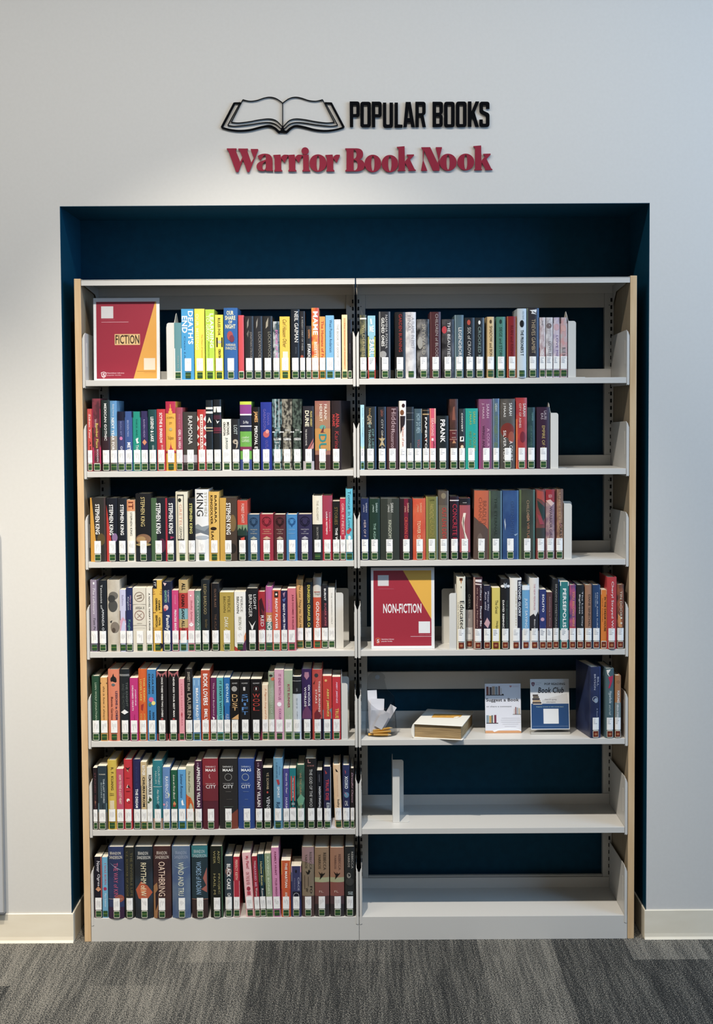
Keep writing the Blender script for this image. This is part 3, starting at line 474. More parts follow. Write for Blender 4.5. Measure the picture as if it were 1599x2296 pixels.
269 282.4 1322.6 c4c4e2 p|B~.0~.66~201c20|P~d8a0b8~0,.5 .5,.56 1,.5 1,.3 0,.3|B~.43~.46~e8d8dc|T~fallen~a098c0~.92~.75~.35~.65
283 297.4 1318.4 27305e h|T~Mary Jane~e0a0b0~.88~.65~.55~.8~s|T~Kingdom~d8dcec~.86~.65~.2~.45~s|T~Kogler~5ca088~.5~.3~.2~.7
298.2 327.6 1318.6 dad2c0 p|O~.5~.86~.38~8c7868|P~8c7868~.3,.88 .7,.9 .7,.88 .3,.86|P~8c7868~.3,.83 .7,.87 .7,.84 .3,.82|O~.5~.57~.38~a0786c|P~a0786c~.3,.6 .35,.6 .7,.53 .65,.53|P~a0786c~.65,.6 .7,.6 .35,.53 .3,.53|H~AREA X~6c6860~.71~.67~.2~.9|B~.74~.745~8c8478|B~.41~.415~8c8478|B~.37~.372~8c8478|R~.3~.7~.445~.45~a89c8c
328.4 341.8 1318.2 e6e0d2 p|T~A NOVEL HEART CRUSH~22201e~.92~.31~.4~.65~b
343.6 363.4 1301 eab43a p|R~.0~.45~.88~1~20202a|T~IT~f0ece8~.97~.91~.12~.35~s|B~.86~.87~c07030|B~.83~.84~a86828|B~.8~.81~a86828|B~.54~.55~8c5820|B~.325~.33~a86828|B~.3~.305~a86828|T~CIARA~23201c~.72~.58~.6~.82~b|T~GERARD~23201c~.75~.57~.28~.5~b|T~CIVIL~23201c~.48~.36~.62~.82~b|T~BEWITCH~23201c~.51~.35~.26~.5~b|E~.85~.08~.2~.3~1c1828
364 385.2 1305 273568 h|B~.88~1~1c2038|P~e8c8c8~.1,.99 .5,.98 .3,.94|T~GHOSTED~88c8a8~.88~.7~.25~.5~b|T~Laughter~e8d0d8~.88~.7~.58~.75|E~.4~.63~.25~.3~e0b0b0|E~.3~.6~.14~.16~c84858|T~Family~f2eee8~.52~.3~.3~.75~b
386 400.4 1324 dc3e7a p|T~novel~f0b0c8~.92~.78~.45~.6|T~PRINCESS BRIDE~f6e8ee~.68~.34~.35~.68~b
401.2 421.4 1301 c4a468 h|B~.56~.82~c43432|B~.4~.6~7cb0b8|B~.33~.45~c4a468|B~.16~.33~c43838|B~0~.16~8cb0c0|T~ALL~24201c~.96~.86~.35~.75~b|T~CHAIN GANG ALL-S~1c1a1a~.8~.3~.3~.65~b
421.8 436.2 1325 ea98a4 p|E~.45~.92~.12~.12~f8ecec|T~Shelby Sylvan~c04c60~.85~.5~.35~.7~s|P~fbf4f4~.1,.44 .5,.48 .9,.44 .5,.41
437.2 450 1325 527068 p m:6a9080:18|T~CALLOWAY~c8d8d0~.92~.35~.4~.7
451.4 470 1301 22272a h|T~LEIGH BARDUGO~a89464~.94~.52~.3~.65|T~familiar~70603c~.45~.32~.45~.75~s
473.4 492 1308.6 1e1c20 h|R~.02~.06~0~1~5c3c28|T~OLIVIE BLAKE~84604c~.92~.65~.4~.65|T~THE ATLAS~70503c~.55~.3~.4~.65
493.2 524.8 1328.4 b69a40 p|T~PIERCE~6c5c28~.93~.66~.55~.75|T~BROWN~6c5c28~.93~.66~.25~.42|T~DARK A~f2eed8~.58~.33~.32~.58~s|P~24201c~.2,.12 .3,0 .55,0 .4,.04
525.8 551.2 1327.4 ece8e0 p|P~e08048~.3,.0 1,.32 1,.14 .8,.0|P~c03a30~.0,.08 .6,.0 0,0|P~582c50~.6,.06 1,.2 1,0 .5,0|T~PIERCE~8c8884~.92~.66~.55~.75|T~BROWN~6c6864~.92~.64~.2~.42|T~IRON GO~b8b49c~.58~.33~.35~.62
552.2 578.8 1319.4 1c1c1f h|T~LIGHT~ece8e4~.9~.66~.62~.84|T~BRINGER~e4e0dc~.9~.54~.22~.5|P~e8e4e0~.2,.48 .5,.4 .8,.48 .62,.4 .55,.34 .45,.34 .38,.4
579.2 595.2 1327.2 b42832 h|P~401820~.1,.85 .5,.9 .9,.7 .7,.5 .2,.6|P~70202c~.4,.72 .9,.65 .8,.5|T~RED S~f0e8e8~.6~.33~.35~.78
596.2 611 1316 c45a9c h|B~.4~.6~cc7c48|B~.0~.45~5c8078|T~NATALIE~e8a05c~.8~.62~.4~.6|T~HENCH~f0f4ec~.55~.31~.2~.85~b
611 629.8 1323.4 e0563e p|R~.25~.7~.88~.98~2c2420|E~.48~.93~.12~.14~e8dcd4|T~READY PLAYER~f8f4f0~.86~.36~.35~.62~b
630.6 644.4 1324.4 2a2450 p|P~b08098~.3,.95 .7,.98 .5,.88|P~5868a0~.2,.85 .8,.88 .5,.8|T~READY PLAYER TWO~f4f0f4~.78~.34~.3~.65~b
645.2 663.4 1319.4 de6c7c p|T~JULIE DOOMED IS KILLING~7c2034~.9~.33~.5~.75~b
665.2 680 1300 dea45c h r:46|T~The Last Thing He Told Me~2c241c~.95~.28~.3~.7~s
681.8 701.4 1306 22272a h r:46|T~DUNGEON CRAWLER CA~e8d448~.96~.32~.4~.7~b
702.6 720.2 1295 d6cec2 h r:46|B~.0~.72~dc5034|R~.1~.9~.79~.8~b04838|H~fresh~8c8884~.79~.75~.2~.9|T~GOLDING~f6e4dc~.66~.3~.35~.75~b
721.2 735.6 1313 26242a h r:46|B~.34~.6~4c2430|T~BURNT~f0ecea~.95~.76~.4~.7~b|T~SUGAR AVNI~c05864~.72~.36~.45~.75~b
736.6 750.8 1318 eeeae0 p r:46|T~THE VANISHING HALF~8c8880~.92~.4~.45~.62
#3R 1455.5
1024.6 1044 1294 e6dec8 h|P~d08848~.35,.97 .65,.97 .5,.9|R~.32~.68~.95~.985~5c3020|P~2c2824~.45,.87 .55,.87 .5,.84|T~Educated~1c1c1c~.67~.28~.35~.85|T~TARA WESTOVER~a09c90~.66~.28~.1~.22
1045 1060.2 1294.4 1e1e20 h r:34|B~.0~.54~b8aeaa|T~CHERYL~8c8a84~.76~.56~.35~.65|T~WILD~8c7c7c~.52~.42~.35~.65|T~STRAYED~9c8c8c~.38~.2~.45~.6
1061.2 1082.2 1295 48282e h|R~.0~.18~0~1~b08c80|P~e8dcd8~.2,.97 .9,.97 .9,.93 .2,.94|P~e0c8c0~.2,.92 .9,.91 .9,.89 .2,.9|T~Killers~e8e0dc~.88~.68~.72~.92|T~Flower Mo~e8e0dc~.6~.32~.72~.92~b|T~the Osage Murders~c89c90~.86~.3~.3~.5
1084 1101 1313.4 262640 h|T~Women Who~e0dcec~.92~.6~.55~.75~s|T~Run wild~d8d4e4~.9~.62~.2~.4~s|P~d0a0a8~.1,.4 .5,.5 .9,.42 .6,.33
1103.4 1121.4 1318.4 dcc658 p|T~The Great~34301c~.8~.58~.4~.75|T~Hedge~5c5428~.46~.34~.45~.78
1123.4 1143 1299 202024 h|E~.5~.92~.2~.4~a8b0b8|E~.2~.9~.2~.16~f0f0f0|E~.85~.9~.18~.16~e8e8ea|E~.5~.96~.15~.2~2c2c30|T~DAVID REMNICK~f4f4f2~.7~.26~.18~.38~b|T~THE BIOGRAPHY~4c6458~.7~.28~.6~.78
1143.8 1169.8 1296.6 e8e6de h|R~.64~1~.3~.97~26283c|R~.86~1~.0~.3~3c2c44|T~BEYOND GLORY~f0f0ee~.95~.46~.72~.94~b|T~LARRY SMITH~b0a070~.82~.34~.48~.56
1171.2 1188 1313.4 64a6d6 h|B~.0~.3~d4dce4|B~.93~1~e4eef4|T~JUST SAYING~ecf4f8~.8~.34~.3~.7
1188.6 1208.8 1296.4 e2deda h|P~2c2c34~0,.46 .4,.5 .6,.46 .9,.53 1,.48 1,.26 0,.26|T~THE NEW MENOPAUSE~d8909c~.92~.55~.4~.6|T~Blinken Ira~e8e4e4~.42~.28~.45~.6
1210 1224.8 1322 2e3a78 p|B~.0~.4~564880|E~.45~.5~.28~.28~c89cb4|T~SOLITO~f4f0f4~.92~.62~.4~.7~b
1225.8 1238.8 1328 5c3a3e p|T~Something to Prove~c0a4a4~.92~.4~.45~.65
1240.4 1254 1299.4 25272b h r:8|R~.88~1~0~1~34589c|T~BRAIDING SWEETGRASS~989490~.93~.3~.35~.65
1256.2 1275.4 1304.8 2c7e80 p|B~.94~1~e8eaea|B~.14~.28~eceaea|T~PERSEPOLIS~f4f4f2~.9~.32~.3~.7~b
1277.2 1291.8 1312 44487c h m:c8507c:35|B~.12~.35~b84450|T~YOU BELONG HERE~e8905c~.9~.35~.45~.8~b
1293.8 1310 1312 22272b h|T~The Lost City~e8e4e4~.9~.35~.62~.85|T~Bigfoots~e8e4e4~.85~.55~.25~.48
1312.2 1327.8 1312 a4765c h|T~DIANE SENECHAL~2c1c18~.85~.35~.45~.75|R~.88~1~0~1~5c4440
1329 1345.8 1312 254270 h|T~ANNE CARSON~8c9cb4~.88~.66~.3~.5|T~FOUR AGES SURE~c8d0dc~.88~.32~.55~.7|R~.9~1~0~1~4c78a4
1347.8 1360.8 1323 ee7a22 p n|B~.92~1~e8b08c|T~IN THE DREAM HOUSE~3c1c10~.88~.3~.55~.85~b|T~maria machado~7c4018~.86~.46~.2~.35
1361.8 1383 1294.6 cc3a3e h r:-3|T~Cheryl Strayed Wil~f6f0ee~.94~.28~.38~.68
1384 1399.6 1311 4a3836 h m:a85c3c:35|P~d88c50~.1,.55 .5,.5 .8,.3 .2,.35|T~TIN DOOR~e0d4b8~.9~.5~.4~.7|E~.6~.48~.14~.14~e8dcc0|E~.6~.4~.14~.14~e8dcc0|E~.6~.32~.14~.14~201c1c
#4L 1658.5
205.8 223.6 1516.4 284c36 h|T~LIAN WOLF JONATHAN~b8c8a8~.9~.32~.35~.65|R~.9~1~0~1~203c2c
225.8 240.8 1519.6 e4a45a p|T~this is how it always~2c241c~.87~.33~.3~.65~s|B~.9~.92~5c4430
242.6 267.6 1502 e67e5c h|E~.5~.86~.28~.3~2c2c2c|E~.5~.81~.22~.22~e88a68|P~1f1f20~.35,.89 .5,.95 .6,.88 .8,.84 .7,.82 .3,.84|E~.48~.79~.16~.12~5c6c70|T~LESSONS in CHEM~5c3c54~.7~.3~.65~.85~b|T~Bonnie Garmus~4c1c1c~.62~.3~.25~.45
268.6 290 1501.4 22272a h|B~.925~.93~e8e6e4|B~.91~.914~e8e6e4|T~THE KNIGHT~6c7470~.82~.48~.65~.85|T~AND THE MOTH~545c58~.8~.44~.25~.5|P~ecebe8~.1,.4 .5,.44 .9,.4 .5,.37
291.6 309.8 1520.4 ce2e7a p|T~JOSEPHINE~f2d0e0~.82~.56~.6~.78~b|T~DREAMED HEARTS~f2d0e0~.88~.48~.25~.45~b|T~Ogden~a81c5c~.42~.32~.45~.62
310.6 329.6 1501 e4581f h m:e86020:20|T~THIS TROPIC~f0c850~.88~.54~.6~.78~b|T~LOVER LAKE~f0c850~.86~.56~.2~.4~b|P~a82c2c~.3,.5 .6,.52 .5,.42 .3,.44|T~JOSH~f0c850~.38~.26~.6~.78|T~COYN~f0c850~.38~.26~.2~.4
330.4 350.2 1501.6 3a82c0 p|T~OLGA DIES~24242c~.94~.66~.55~.75~b|T~DREAMING~24242c~.94~.66~.15~.35~b|E~.45~.58~.28~.28~dc5c94|E~.7~.53~.22~.24~e8d878|E~.3~.51~.14~.2~487c50|T~XOCH~24242c~.41~.27~.58~.78~b|T~GONZA~24242c~.43~.26~.2~.38~b
351.4 374.8 1504.8 1e1a1c p|P~a85c60~.0,1 1,1 .98,.9 .8,.96 .6,.91 .5,.96 .4,.91 .2,.96 .02,.9|R~.0~.12~.0~.1~a0383c|R~.9~1~.0~.1~a0383c|T~ONCE THERE WERE TWO LOVERS~ece8e2~.91~.34~.45~.62~b|E~.5~.31~.12~.1~a83c3c
377.8 400.8 1504.4 1e1a1c p|P~a85c60~.0,1 1,1 .98,.9 .8,.96 .6,.91 .5,.96 .4,.91 .2,.96 .02,.9|R~.0~.12~.0~.1~a0383c|R~.9~1~.0~.1~a0383c|T~NEVER KISS YOUR BEST MAN~ece8e2~.91~.34~.45~.62~b|E~.5~.31~.12~.1~a83c3c
401.6 413.6 1522.6 ea949e p n|T~LOVE LIGHT FARM~d05c70~.92~.25~.4~.65|P~c04050~.35,.42 .5,.47 .65,.42 .5,.38
415.2 431.4 1500.6 221e1e h|T~SWEET RUIN~c8bca8~.96~.7~.35~.7|T~LAUREN~a89884~.66~.31~.3~.8~b
432.6 450 1520.6 6a9ccc p|R~.15~.85~.88~.97~8cb8dc|B~.3~.5~4878b4|T~BEACH READ~f8f8f6~.84~.38~.4~.7~b|T~EMI~f0f0f0~.36~.28~.5~.8
451.2 470.8 1503 c6482c p|T~BOOK LOVERS~f8f6f2~.95~.5~.25~.75~b|T~EMILY~f6f2ec~.45~.28~.35~.72~b
472.4 485.6 1519.8 6c2856 p|T~The Dead Boyfriend~e0c8d0~.92~.4~.35~.65|P~f8f4f0~.3,.38 .7,.36 .5,.32
486.4 501 1520 54aab2 p|B~.0~.4~a8d0c8|T~IT STARTS WITH US~1c4c54~.95~.32~.4~.75~b
502.4 516.2 1519.4 256cb4 p|B~.0~.55~1f2850|T~DEVALNE~c0e0f0~.9~.6~.35~.75~b|T~ALEX~b8c0dc~.42~.32~.3~.8
517 536.8 1522.8 1c191a p|H~HOWEY~d8d4d0~.94~.92~.2~.8|O~.45~.84~.3~d0ccc8|E~.45~.84~.24~.24~a09c98|H~D~e0b070~.75~0.696~.2~.8|H~U~e0b070~.68~0.626~.2~.8|H~S~e0b070~.61~0.556~.2~.8|H~T~e0b070~.54~0.486~.2~.8|P~d8a060~.1,.35 .9,.43 .9,.34|P~c89050~.1,.0 .3,.25 .1,.3
537.8 560.8 1522.8 1c1b1e p|H~HOWEY~d8d4d0~.94~.92~.2~.8|R~.35~.55~.81~.87~c8c4c0|H~S~5488c8~.75~0.696~.2~.8|H~H~5488c8~.68~0.626~.2~.8|H~I~5488c8~.61~0.566~.4~.6|H~F~5488c8~.54~0.486~.2~.8|H~T~5488c8~.47~0.416~.2~.8|B~.0~.08~1c2c48
562.6 587.2 1522.8 1b181a p|H~HOWEY~d8d4d0~.94~.92~.2~.8|O~.5~.84~.24~6c2c2c|H~1~e8e4e0~.865~.82~.45~.55|H~W~cc4038~.76~0.696~.18~.82|H~O~cc4038~.68~0.626~.18~.82|H~O~cc4038~.61~0.556~.18~.82|H~L~cc4038~.54~0.486~.22~.78|P~8c2c48~.8,.0 1,.2 1,0
588 601.4 1536.4 f0d4b2 p|T~A Pilgrim Song and Dance~d8743c~.95~.28~.4~.75~s
602 615.4 1507.6 8c9c80 h m:a8b49c:20|E~.75~.9~.3~.3~dc6c48|E~.45~.95~.3~.2~38302c|T~UNDERSTORY~c0ccb0~.75~.35~.35~.7
616 636.8 1502 dea4ba p|T~IT ENDS WITH US~a85480~.94~.57~.42~.7~b|E~.5~.51~.24~.24~f8f0f4|T~COLLEE~b06498~.45~.28~.45~.7~b
637.4 656.2 1503.4 a2b292 p m:b0bca0:12|T~KITE RUNNER~a03c50~.8~.46~.4~.68~b|T~Quinn~e8ecd8~.36~.28~.55~.68
656.8 675.6 1517.6 c4ccd4 h|B~.73~1~202226|B~.93~.935~d8d8d8|T~GIRL~8c9094~.82~.76~.4~.6|T~BLUE IS~a0acb4~.66~.5~.4~.58|T~walker~70787c~.46~.33~.48~.58
677 699.4 1501 3a2658 h|P~b07890~.3,.96 .7,.96 .75,.9 .5,.85 .25,.9|P~6c3c64~.1,.4 .5,.5 .9,.4 1,.3 0,.3|R~.0~1~.0~.28~1c1420|T~ON VICIOUS~f2ecf2~.78~.48~.62~.82~b|T~WORLDS~f2ecf2~.75~.47~.25~.45~b
700.4 722.8 1502 c4403c h m:cc4c44:16|E~.42~.92~.2~.2~3c3c40|P~401c1c~.1,.8 .35,.86 .25,.82 .2,.79|P~782830~.2,.38 .5,.44 .9,.34 .6,.28 .2,.3|R~.2~1~.0~.3~28182c|T~THESE BURNING~f6dcd0~.84~.4~.62~.8~b|T~STARS~f0d0c8~.72~.52~.3~.48~b
724 744.2 1516 d63a32 p|B~.33~.47~7c848c|P~7c848c~.7,.47 1,.5 1,.4|E~.35~.93~.14~.14~f0b060|B~.0~.33~2c3c5c|T~ABBY JIMENEZ~eccc5c~.8~.36~.4~.68~b
745.4 764 1518 d8303a p|T~ABBY JIMENEZ~f4b8d0~.92~.58~.4~.65~b|T~TRUE~ecb850~.5~.34~.35~.75~b
#4R 1656.5
1324.4 1347.6 1496 222b50 h m:2c3860:20 a:-10|R~.9~1~0~1~3c4880|T~BILL~c0c4d4~.86~.73~.62~.8|T~BRYSON~c0c4d4~.9~.68~.3~.46|O~.42~.55~.26~b8c4d0|E~.5~.53~.2~.24~8c9cb0|T~A Short~a8b0c8~.42~.3~.55~.68
1358 1377 1499.6 4c6870 h a:-3|P~e8e4e0~.1,.98 .6,.99 .3,.93 .5,.88 .2,.92|P~c42c50~.3,.88 .9,.9 .8,.82 .5,.72 .3,.72 .5,.8|T~Hyperbole~dce4e4~.68~.5~.3~.75~s|T~and a half~c0cccc~.48~.33~.4~.65~s
1379.2 1392.6 1515.4 ac744a h|B~.0~.57~26263c|B~.3~.57~7c8c8c|O~.5~.9~.2~3c2c24|T~FORTUNES~f0e8e0~.76~.56~.35~.75~b|T~NERUDA STORIES~e8e8ec~.54~.32~.3~.6~b
#5L 1858.5
206.4 218.4 1722 241c20 p|T~STAINED GLASS~7c4448~.92~.34~.35~.65|P~8c5c48~.3,.45 .5,.48 .7,.45 .5,.4
219.6 239.8 1718 2c3a44 p m:34464e:10|B~.0~.28~8c7c70|B~.28~.42~547078|H~TAYLOR ADAMS~d8d0bc~.88~.86~.15~.85|T~THE LAST WORD~d4e0e4~.8~.42~.58~.75|T~BONES~a8bcc0~.74~.5~.34~.46|R~.5~.56~.3~.4~1c2428
241.4 261 1705.4 d4b23c h|T~R. F. KUANG~5c481c~.9~.57~.4~.7~b|T~A N~6c5828~.53~.49~.2~.75|R~.25~.32~.3~.42~f0ecdc|R~.38~.45~.3~.42~f0ecdc|R~.51~.58~.3~.42~f0ecdc|R~.64~.71~.3~.42~f0ecdc
261.8 277.2 1724.4 cc4c66 p|T~HOW TO FIND A LOST HEART~f0ccbc~.9~.42~.35~.7~b
278 296.4 1704 d62e38 h|P~3c2424~.2,.9 .5,.84 .8,.9 .5,.88|P~c0a880~.35,.85 .6,.82 .5,.86|E~.5~.74~.24~.03~a81c28|P~f0ecdc~.3,.6 .5,.65 .5,.6|P~3c2828~.4,.62 .6,.64 .8,.59|E~.5~.55~.3~.04~8c1824|E~.5~.42~.2~.22~f0e8e0|E~.6~.4~.14~.14~d62e38
298.6 315.4 1703.4 292b58 h|T~A NOVEL BY~3c4078~.9~.6~.35~.6|T~THE DREAM~f2f0f2~.58~.31~.3~.65~b
316 329.4 1709 c8ac7c p|B~.3~.65~58503c|T~RATHER~f4ece0~.95~.8~.25~.75~b|T~CHURN FROM~1c1c1c~.78~.34~.3~.7~b
330 341.6 1721 e2e0d8 p|T~REMARKABLE~24241f~.88~.56~.3~.85~b|E~.6~.48~.3~.35~3c4c2c|E~.3~.44~.2~.2~4c6038|P~2c3820~.4,.54 .6,.52 .5,.46
342.6 364.2 1706.4 297c88 h|B~.0~.16~b08c7c|T~COURTNEY~b8d4d0~.92~.65~.55~.75|T~MAUM~b8d4d0~.85~.67~.25~.42|R~.05~.95~.62~.625~e0e8e8|T~Alan Opts Out~e0e8e4~.58~.35~.4~.65|P~1c4c58~.3,.35 .5,.38 .7,.33 .5,.29
365.4 381.6 1720.4 5a82ba p m:6890c4:20|T~RAVENOUS~e8ecf2~.85~.5~.35~.75|P~d8dcb0~.7,.6 .95,.56 .8,.5|E~.15~.4~.15~.16~e090a8|T~GALA~dce4f0~.45~.3~.4~.7
383.8 397.8 1727 1f5a40 p|T~Love at First Book~f0ecdc~.92~.5~.35~.65~s|P~e08850~.3,.43 .5,.48 .8,.43 .5,.38|E~.5~.4~.2~.18~b83c34
399.4 416.8 1726 529ed8 p|T~Summer Romance~1c2c5c~.93~.52~.3~.65~s|P~f6f4f4~.4,.47 .6,.5 .7,.42 .85,.41 .5,.4|H~Ann~d0e4f0~.37~.3~.3~.6
417.6 435 1718 b4b494 p m:bcbc9c:20|P~dc5c24~0,.56 .2,.53 .6,.5 .9,.4 1,.3 .8,.22 0,.16|T~The Book of Doors~54543c~.93~.58~.3~.55~s|T~Guns~5c2c14~.5~.32~.3~.5~s
436.8 453 1707.4 4a203e h|T~to the~d0b0c4~.98~.92~.35~.65|T~APPRENTICE VILLAIN~f2ece8~.92~.33~.3~.75~b
454.4 489.2 1701.8 5c2430 h|R~0~1~.62~1~8c2a34|R~0~1~.4~.62~742832|H~SARAH J~f0e0dc~.9~.87~.2~.82|H~MAAS~f0e8e4~.86~.82~.2~.85~b|P~c08c8c~.4,.77 .5,.79 .45,.76 .52,.72 .42,.73|H~HOUSE OF~dcc0bc~.655~.64~.2~.8|H~CITY~f6f0ec~.63~.58~.22~.85
491.6 533 1701.8 2c292a h|P~7c3c2c~.6,.2 1,.28 1,0 .6,0|H~SARAH J~e8e6e2~.9~.87~.2~.72|H~MAAS~f0f0ec~.86~.82~.2~.75~b|O~.5~.74~.2~8c8c88|H~HOUSE OF~c0bcb8~.655~.64~.22~.78|H~CITY~f4f2ee~.63~.58~.22~.76|R~.35~.65~.53~.535~6c6864|R~.4~.7~.42~.425~5c5854|R~.25~.75~.315~.32~5c7064
534.2 570.8 1701.8 2c488c h|H~SARAH J~c8d8ec~.9~.87~.2~.75|H~MAAS~ecf2f6~.86~.82~.2~.8~b|O~.45~.74~.22~a8b4b8|H~HOUSE OF~b0c0dc~.655~.64~.2~.7|H~CITY~f0f4f8~.63~.58~.2~.75|R~.3~.65~.53~.535~7088b4|R~.4~.6~.42~.425~7088b4|R~.25~.75~.315~.32~4c6c94
572 588.6 1707.4 361e30 h|T~to the~c0a0b4~.98~.92~.35~.65|T~ASSISTANT VILLAIN~f4e8e6~.9~.33~.3~.75~b
589.8 610.4 1722 14171b p|T~V.E. SCHWAB~c8b48c~.92~.65~.4~.65|E~.5~.6~.1~.12~cc4c40|T~VENG~dcdce0~.53~.31~.38~.75
613.4 634 1701 649cc0 h|T~Emily~3c6488~.88~.76~.6~.75|T~HENRIE~38688c~.94~.72~.3~.45|P~b83840~.3,.7 .6,.7 .7,.64 .5,.62|T~SPORT~eef4f6~.6~.44~.4~.65~b|T~Rid~204068~.38~.3~.3~.7
635.4 648.6 1723.6 48468e p|T~Great My Fear~ece8f4~.93~.58~.35~.7~s|T~HARM~c0bcdc~.52~.33~.35~.7~b
649.4 664 1722.8 1f7a82 p|R~.2~.85~.46~.87~dc3c34|T~The Love of My~f4e8e4~.85~.5~.4~.65~s|R~.15~.95~.36~.46~161c20|R~.3~.8~.39~.43~8c9c9c|R~.2~.85~.31~.35~c83c48
665.8 683.4 1716 24403a h m:4c7c64:22|T~WE THE UNRAVEL~b89464~.88~.45~.35~.6|P~68a080~.0,.45 .5,.55 1,.48 .8,.38 .2,.36|T~Little~a8b878~.4~.31~.4~.7
684.6 709.6 1701.6 232123 h|P~d89a98~.25,.99 .3,.99 .3,.95 .5,.95 .5,.94 .25,.94|H~LIZ MOORE~c08078~.91~.89~.2~.8|T~THE GOD OF THE WOO~c8c8c4~.85~.31~.38~.64
711 722.6 1727.6 1b1d26 p|T~NIGHTINGALE~e4e4e8~.72~.32~.35~.72~b|T~HANNAH~9c9ca8~.93~.8~.4~.55
725.6 742.4 1720 2a2b4e h|P~c03c3c~.2,.95 .5,.9 .3,.88|T~TRUE DIE~d83c4c~.8~.46~.3~.7~b|T~Elle~e8f0f0~.42~.3~.4~.8~s|R~.92~1~0~1~b8c0c0
751 767.2 1716.4 eec69a h l:-1.6|P~221c1a~.3,.95 .5,.93 .7,.89 .4,.9|T~WHEN IN ROME~e0b08c~.85~.5~.45~.6|T~baby~2c2420~.46~.33~.35~.75~s
768.4 784.4 1716.6 2a2e58 h m:34406c:22|P~b04860~.3,.93 .5,.9 .4,.86|T~XOXO~f0f4f6~.83~.63~.3~.75~b|E~.55~.53~.35~.4~5c8ca8|P~b87898~.2,.58 .5,.56 .7,.5|H~CAL~f0f0f0~.44~.36~.3~.75
785.8 799.6 1723.4 221e20 h|T~Dreadful Chance~d8a8bc~.93~.42~.3~.7~s|E~.6~.34~.14~.1~f0ecee
#6L 2058.5
212.6 228.6 1921.4 1b1b27 p|R~.85~1~.3~1~b8504c|T~Never~ece8f0~.93~.75~.3~.75~s|T~Ogres~ece8f0~.72~.52~.3~.75~s|P~d09068~.1,.47 .5,.52 .9,.47 .5,.43|R~.0~.2~.0~.3~70244c
229.4 242 1922.4 68acd4 p n|T~I WAS BORN~c84c5c~.9~.55~.4~.75|E~.5~.48~.3~.3~b03058|T~Mary Guterson~e4f0f6~.4~.18~.3~.7
243 277.8 1900 29345a h r:-3 m:34406c:12|E~.7~.28~.3~.25~9c5040|R~.0~.9~.27~.275~c8a898|P~8898b0~.1,.78 .5,.72 .9,.67 .5,.7|H~BRANDON~dcd6c8~.935~.895~.12~.82|H~SANDERSON~dcd6c8~.88~.835~.08~.9|T~THE WAY of KIN~cc5c84~.78~.31~.35~.62|B~.0~.16~3c2440
279.4 300.6 1901 2c2d28 h r:-2|T~V.E. SCHWAB OF ADDIE~6c6440~.95~.31~.18~.38|T~THE INVISIBLE LIFE~6c6440~.93~.31~.62~.85
302.2 342.6 1899.6 24292f h r:-3 m:2c3a48:12|P~c05838~.05,.4 .35,.52 .7,.46 .98,.36 .6,.24 .2,.28|P~e08858~.3,.42 .5,.45 .6,.38 .4,.32|H~BRANDON~d8d6d0~.935~.89~.2~.75|H~SANDERSON~d8d6d0~.875~.83~.15~.88|T~RHYTHM of W~f0e2b8~.78~.31~.34~.64
344 383.6 1898.6 3a2327 h r:-4 m:50302c:12|P~a07048~0,0 0,.45 .2,.5 .3,.3 .2,0|P~2a2026~.1,.35 .3,.42 .25,.2 .1,.1|H~BRANDON~dcc8bc~.935~.89~.2~.78|H~SANDERSON~dcc8bc~.875~.83~.12~.88|T~OATHBRING~f2d0b8~.79~.31~.3~.66
385.8 426.6 1898.4 4a5f88 h r:-3 m:647890:14|P~a8c8c8~.1,.73 .5,.68 .95,.72 .5,.69|H~BRANDON~9caac4~.935~.89~.2~.8|H~SANDERSON~9caac4~.875~.83~.14~.88|T~WIND AND TRU~e0e4d0~.78~.31~.34~.64
429.8 465.8 1896.8 243840 h r:-3|B~.84~1~347880|P~a85c50~.95,.7 .7,.55 .9,.45 .6,.4 .95,.35|B~.0~.26~3c2c2c|B~.26~.265~c88868|H~BRANDON~b8ccd0~.945~.9~.15~.82|H~SANDERSON~b8ccd0~.885~.84~.08~.92|T~WORDS of RADIAN~90b8dc~.78~.33~.28~.6
471.8 499.4 1898.4 1e221c h r:-2|R~.9~1~0~1~3c5c40|T~ANDY~a49860~.94~.76~.6~.78|T~WEIR~a49860~.94~.76~.25~.43|T~PROJEC~a49860~.62~.33~.6~.78|T~HAIL M~a49860~.62~.33~.25~.43
503.4 522 1921 32404a h|E~.5~.75~.4~.5~8c6c68|E~.4~.72~.2~.3~5c3c3c|T~BLACK CAKE~f4f2ee~.88~.46~.3~.75~b|T~CH~ece8e4~.4~.34~.35~.75~b
523.8 537.4 1921.4 be2a3c p|B~.0~.6~e4a0a8|R~.15~.85~.6~.96~c83040|T~PERFECT KEITH~f4b0a0~.95~.62~.3~.7~b
552.6 571.4 1912.6 f0b8ba p l:-3.4 b|T~My Plant?~c83c50~.95~.75~.3~.75~b|T~ON THE SILVER~d04c58~.7~.5~.3~.7|E~.5~.44~.22~.26~a82c40|P~c84050~.3,.4 .7,.4 .7,.34 .3,.34
572.4 584 1920.4 a42636 p l:-2.8 b|T~THE~f0dcd8~.93~.86~.4~.7|T~MARRIED ME~d890a8~.85~.5~.3~.7~b|T~Woman~f0dcd8~.48~.33~.35~.75
584.8 597.6 1915.4 1c3a44 p l:-2.3 b|B~.75~1~2c707c|B~.55~.75~5c7038|B~.0~.5~161a1c|T~Hollow Bones~ecdc90~.88~.5~.35~.7|T~Romance~eceae6~.45~.22~.35~.7
598.4 612.4 1914 8ea078 p l:-1.7 b m:98a882:20|T~RAVING BONES~dce8cc~.95~.36~.35~.65
613.2 629.6 1901 d684ae p l:-1.4 b|T~FAMILY HUNT~842c50~.94~.6~.4~.65~b|T~TYLER WRIGHTS~842c50~.56~.27~.4~.65
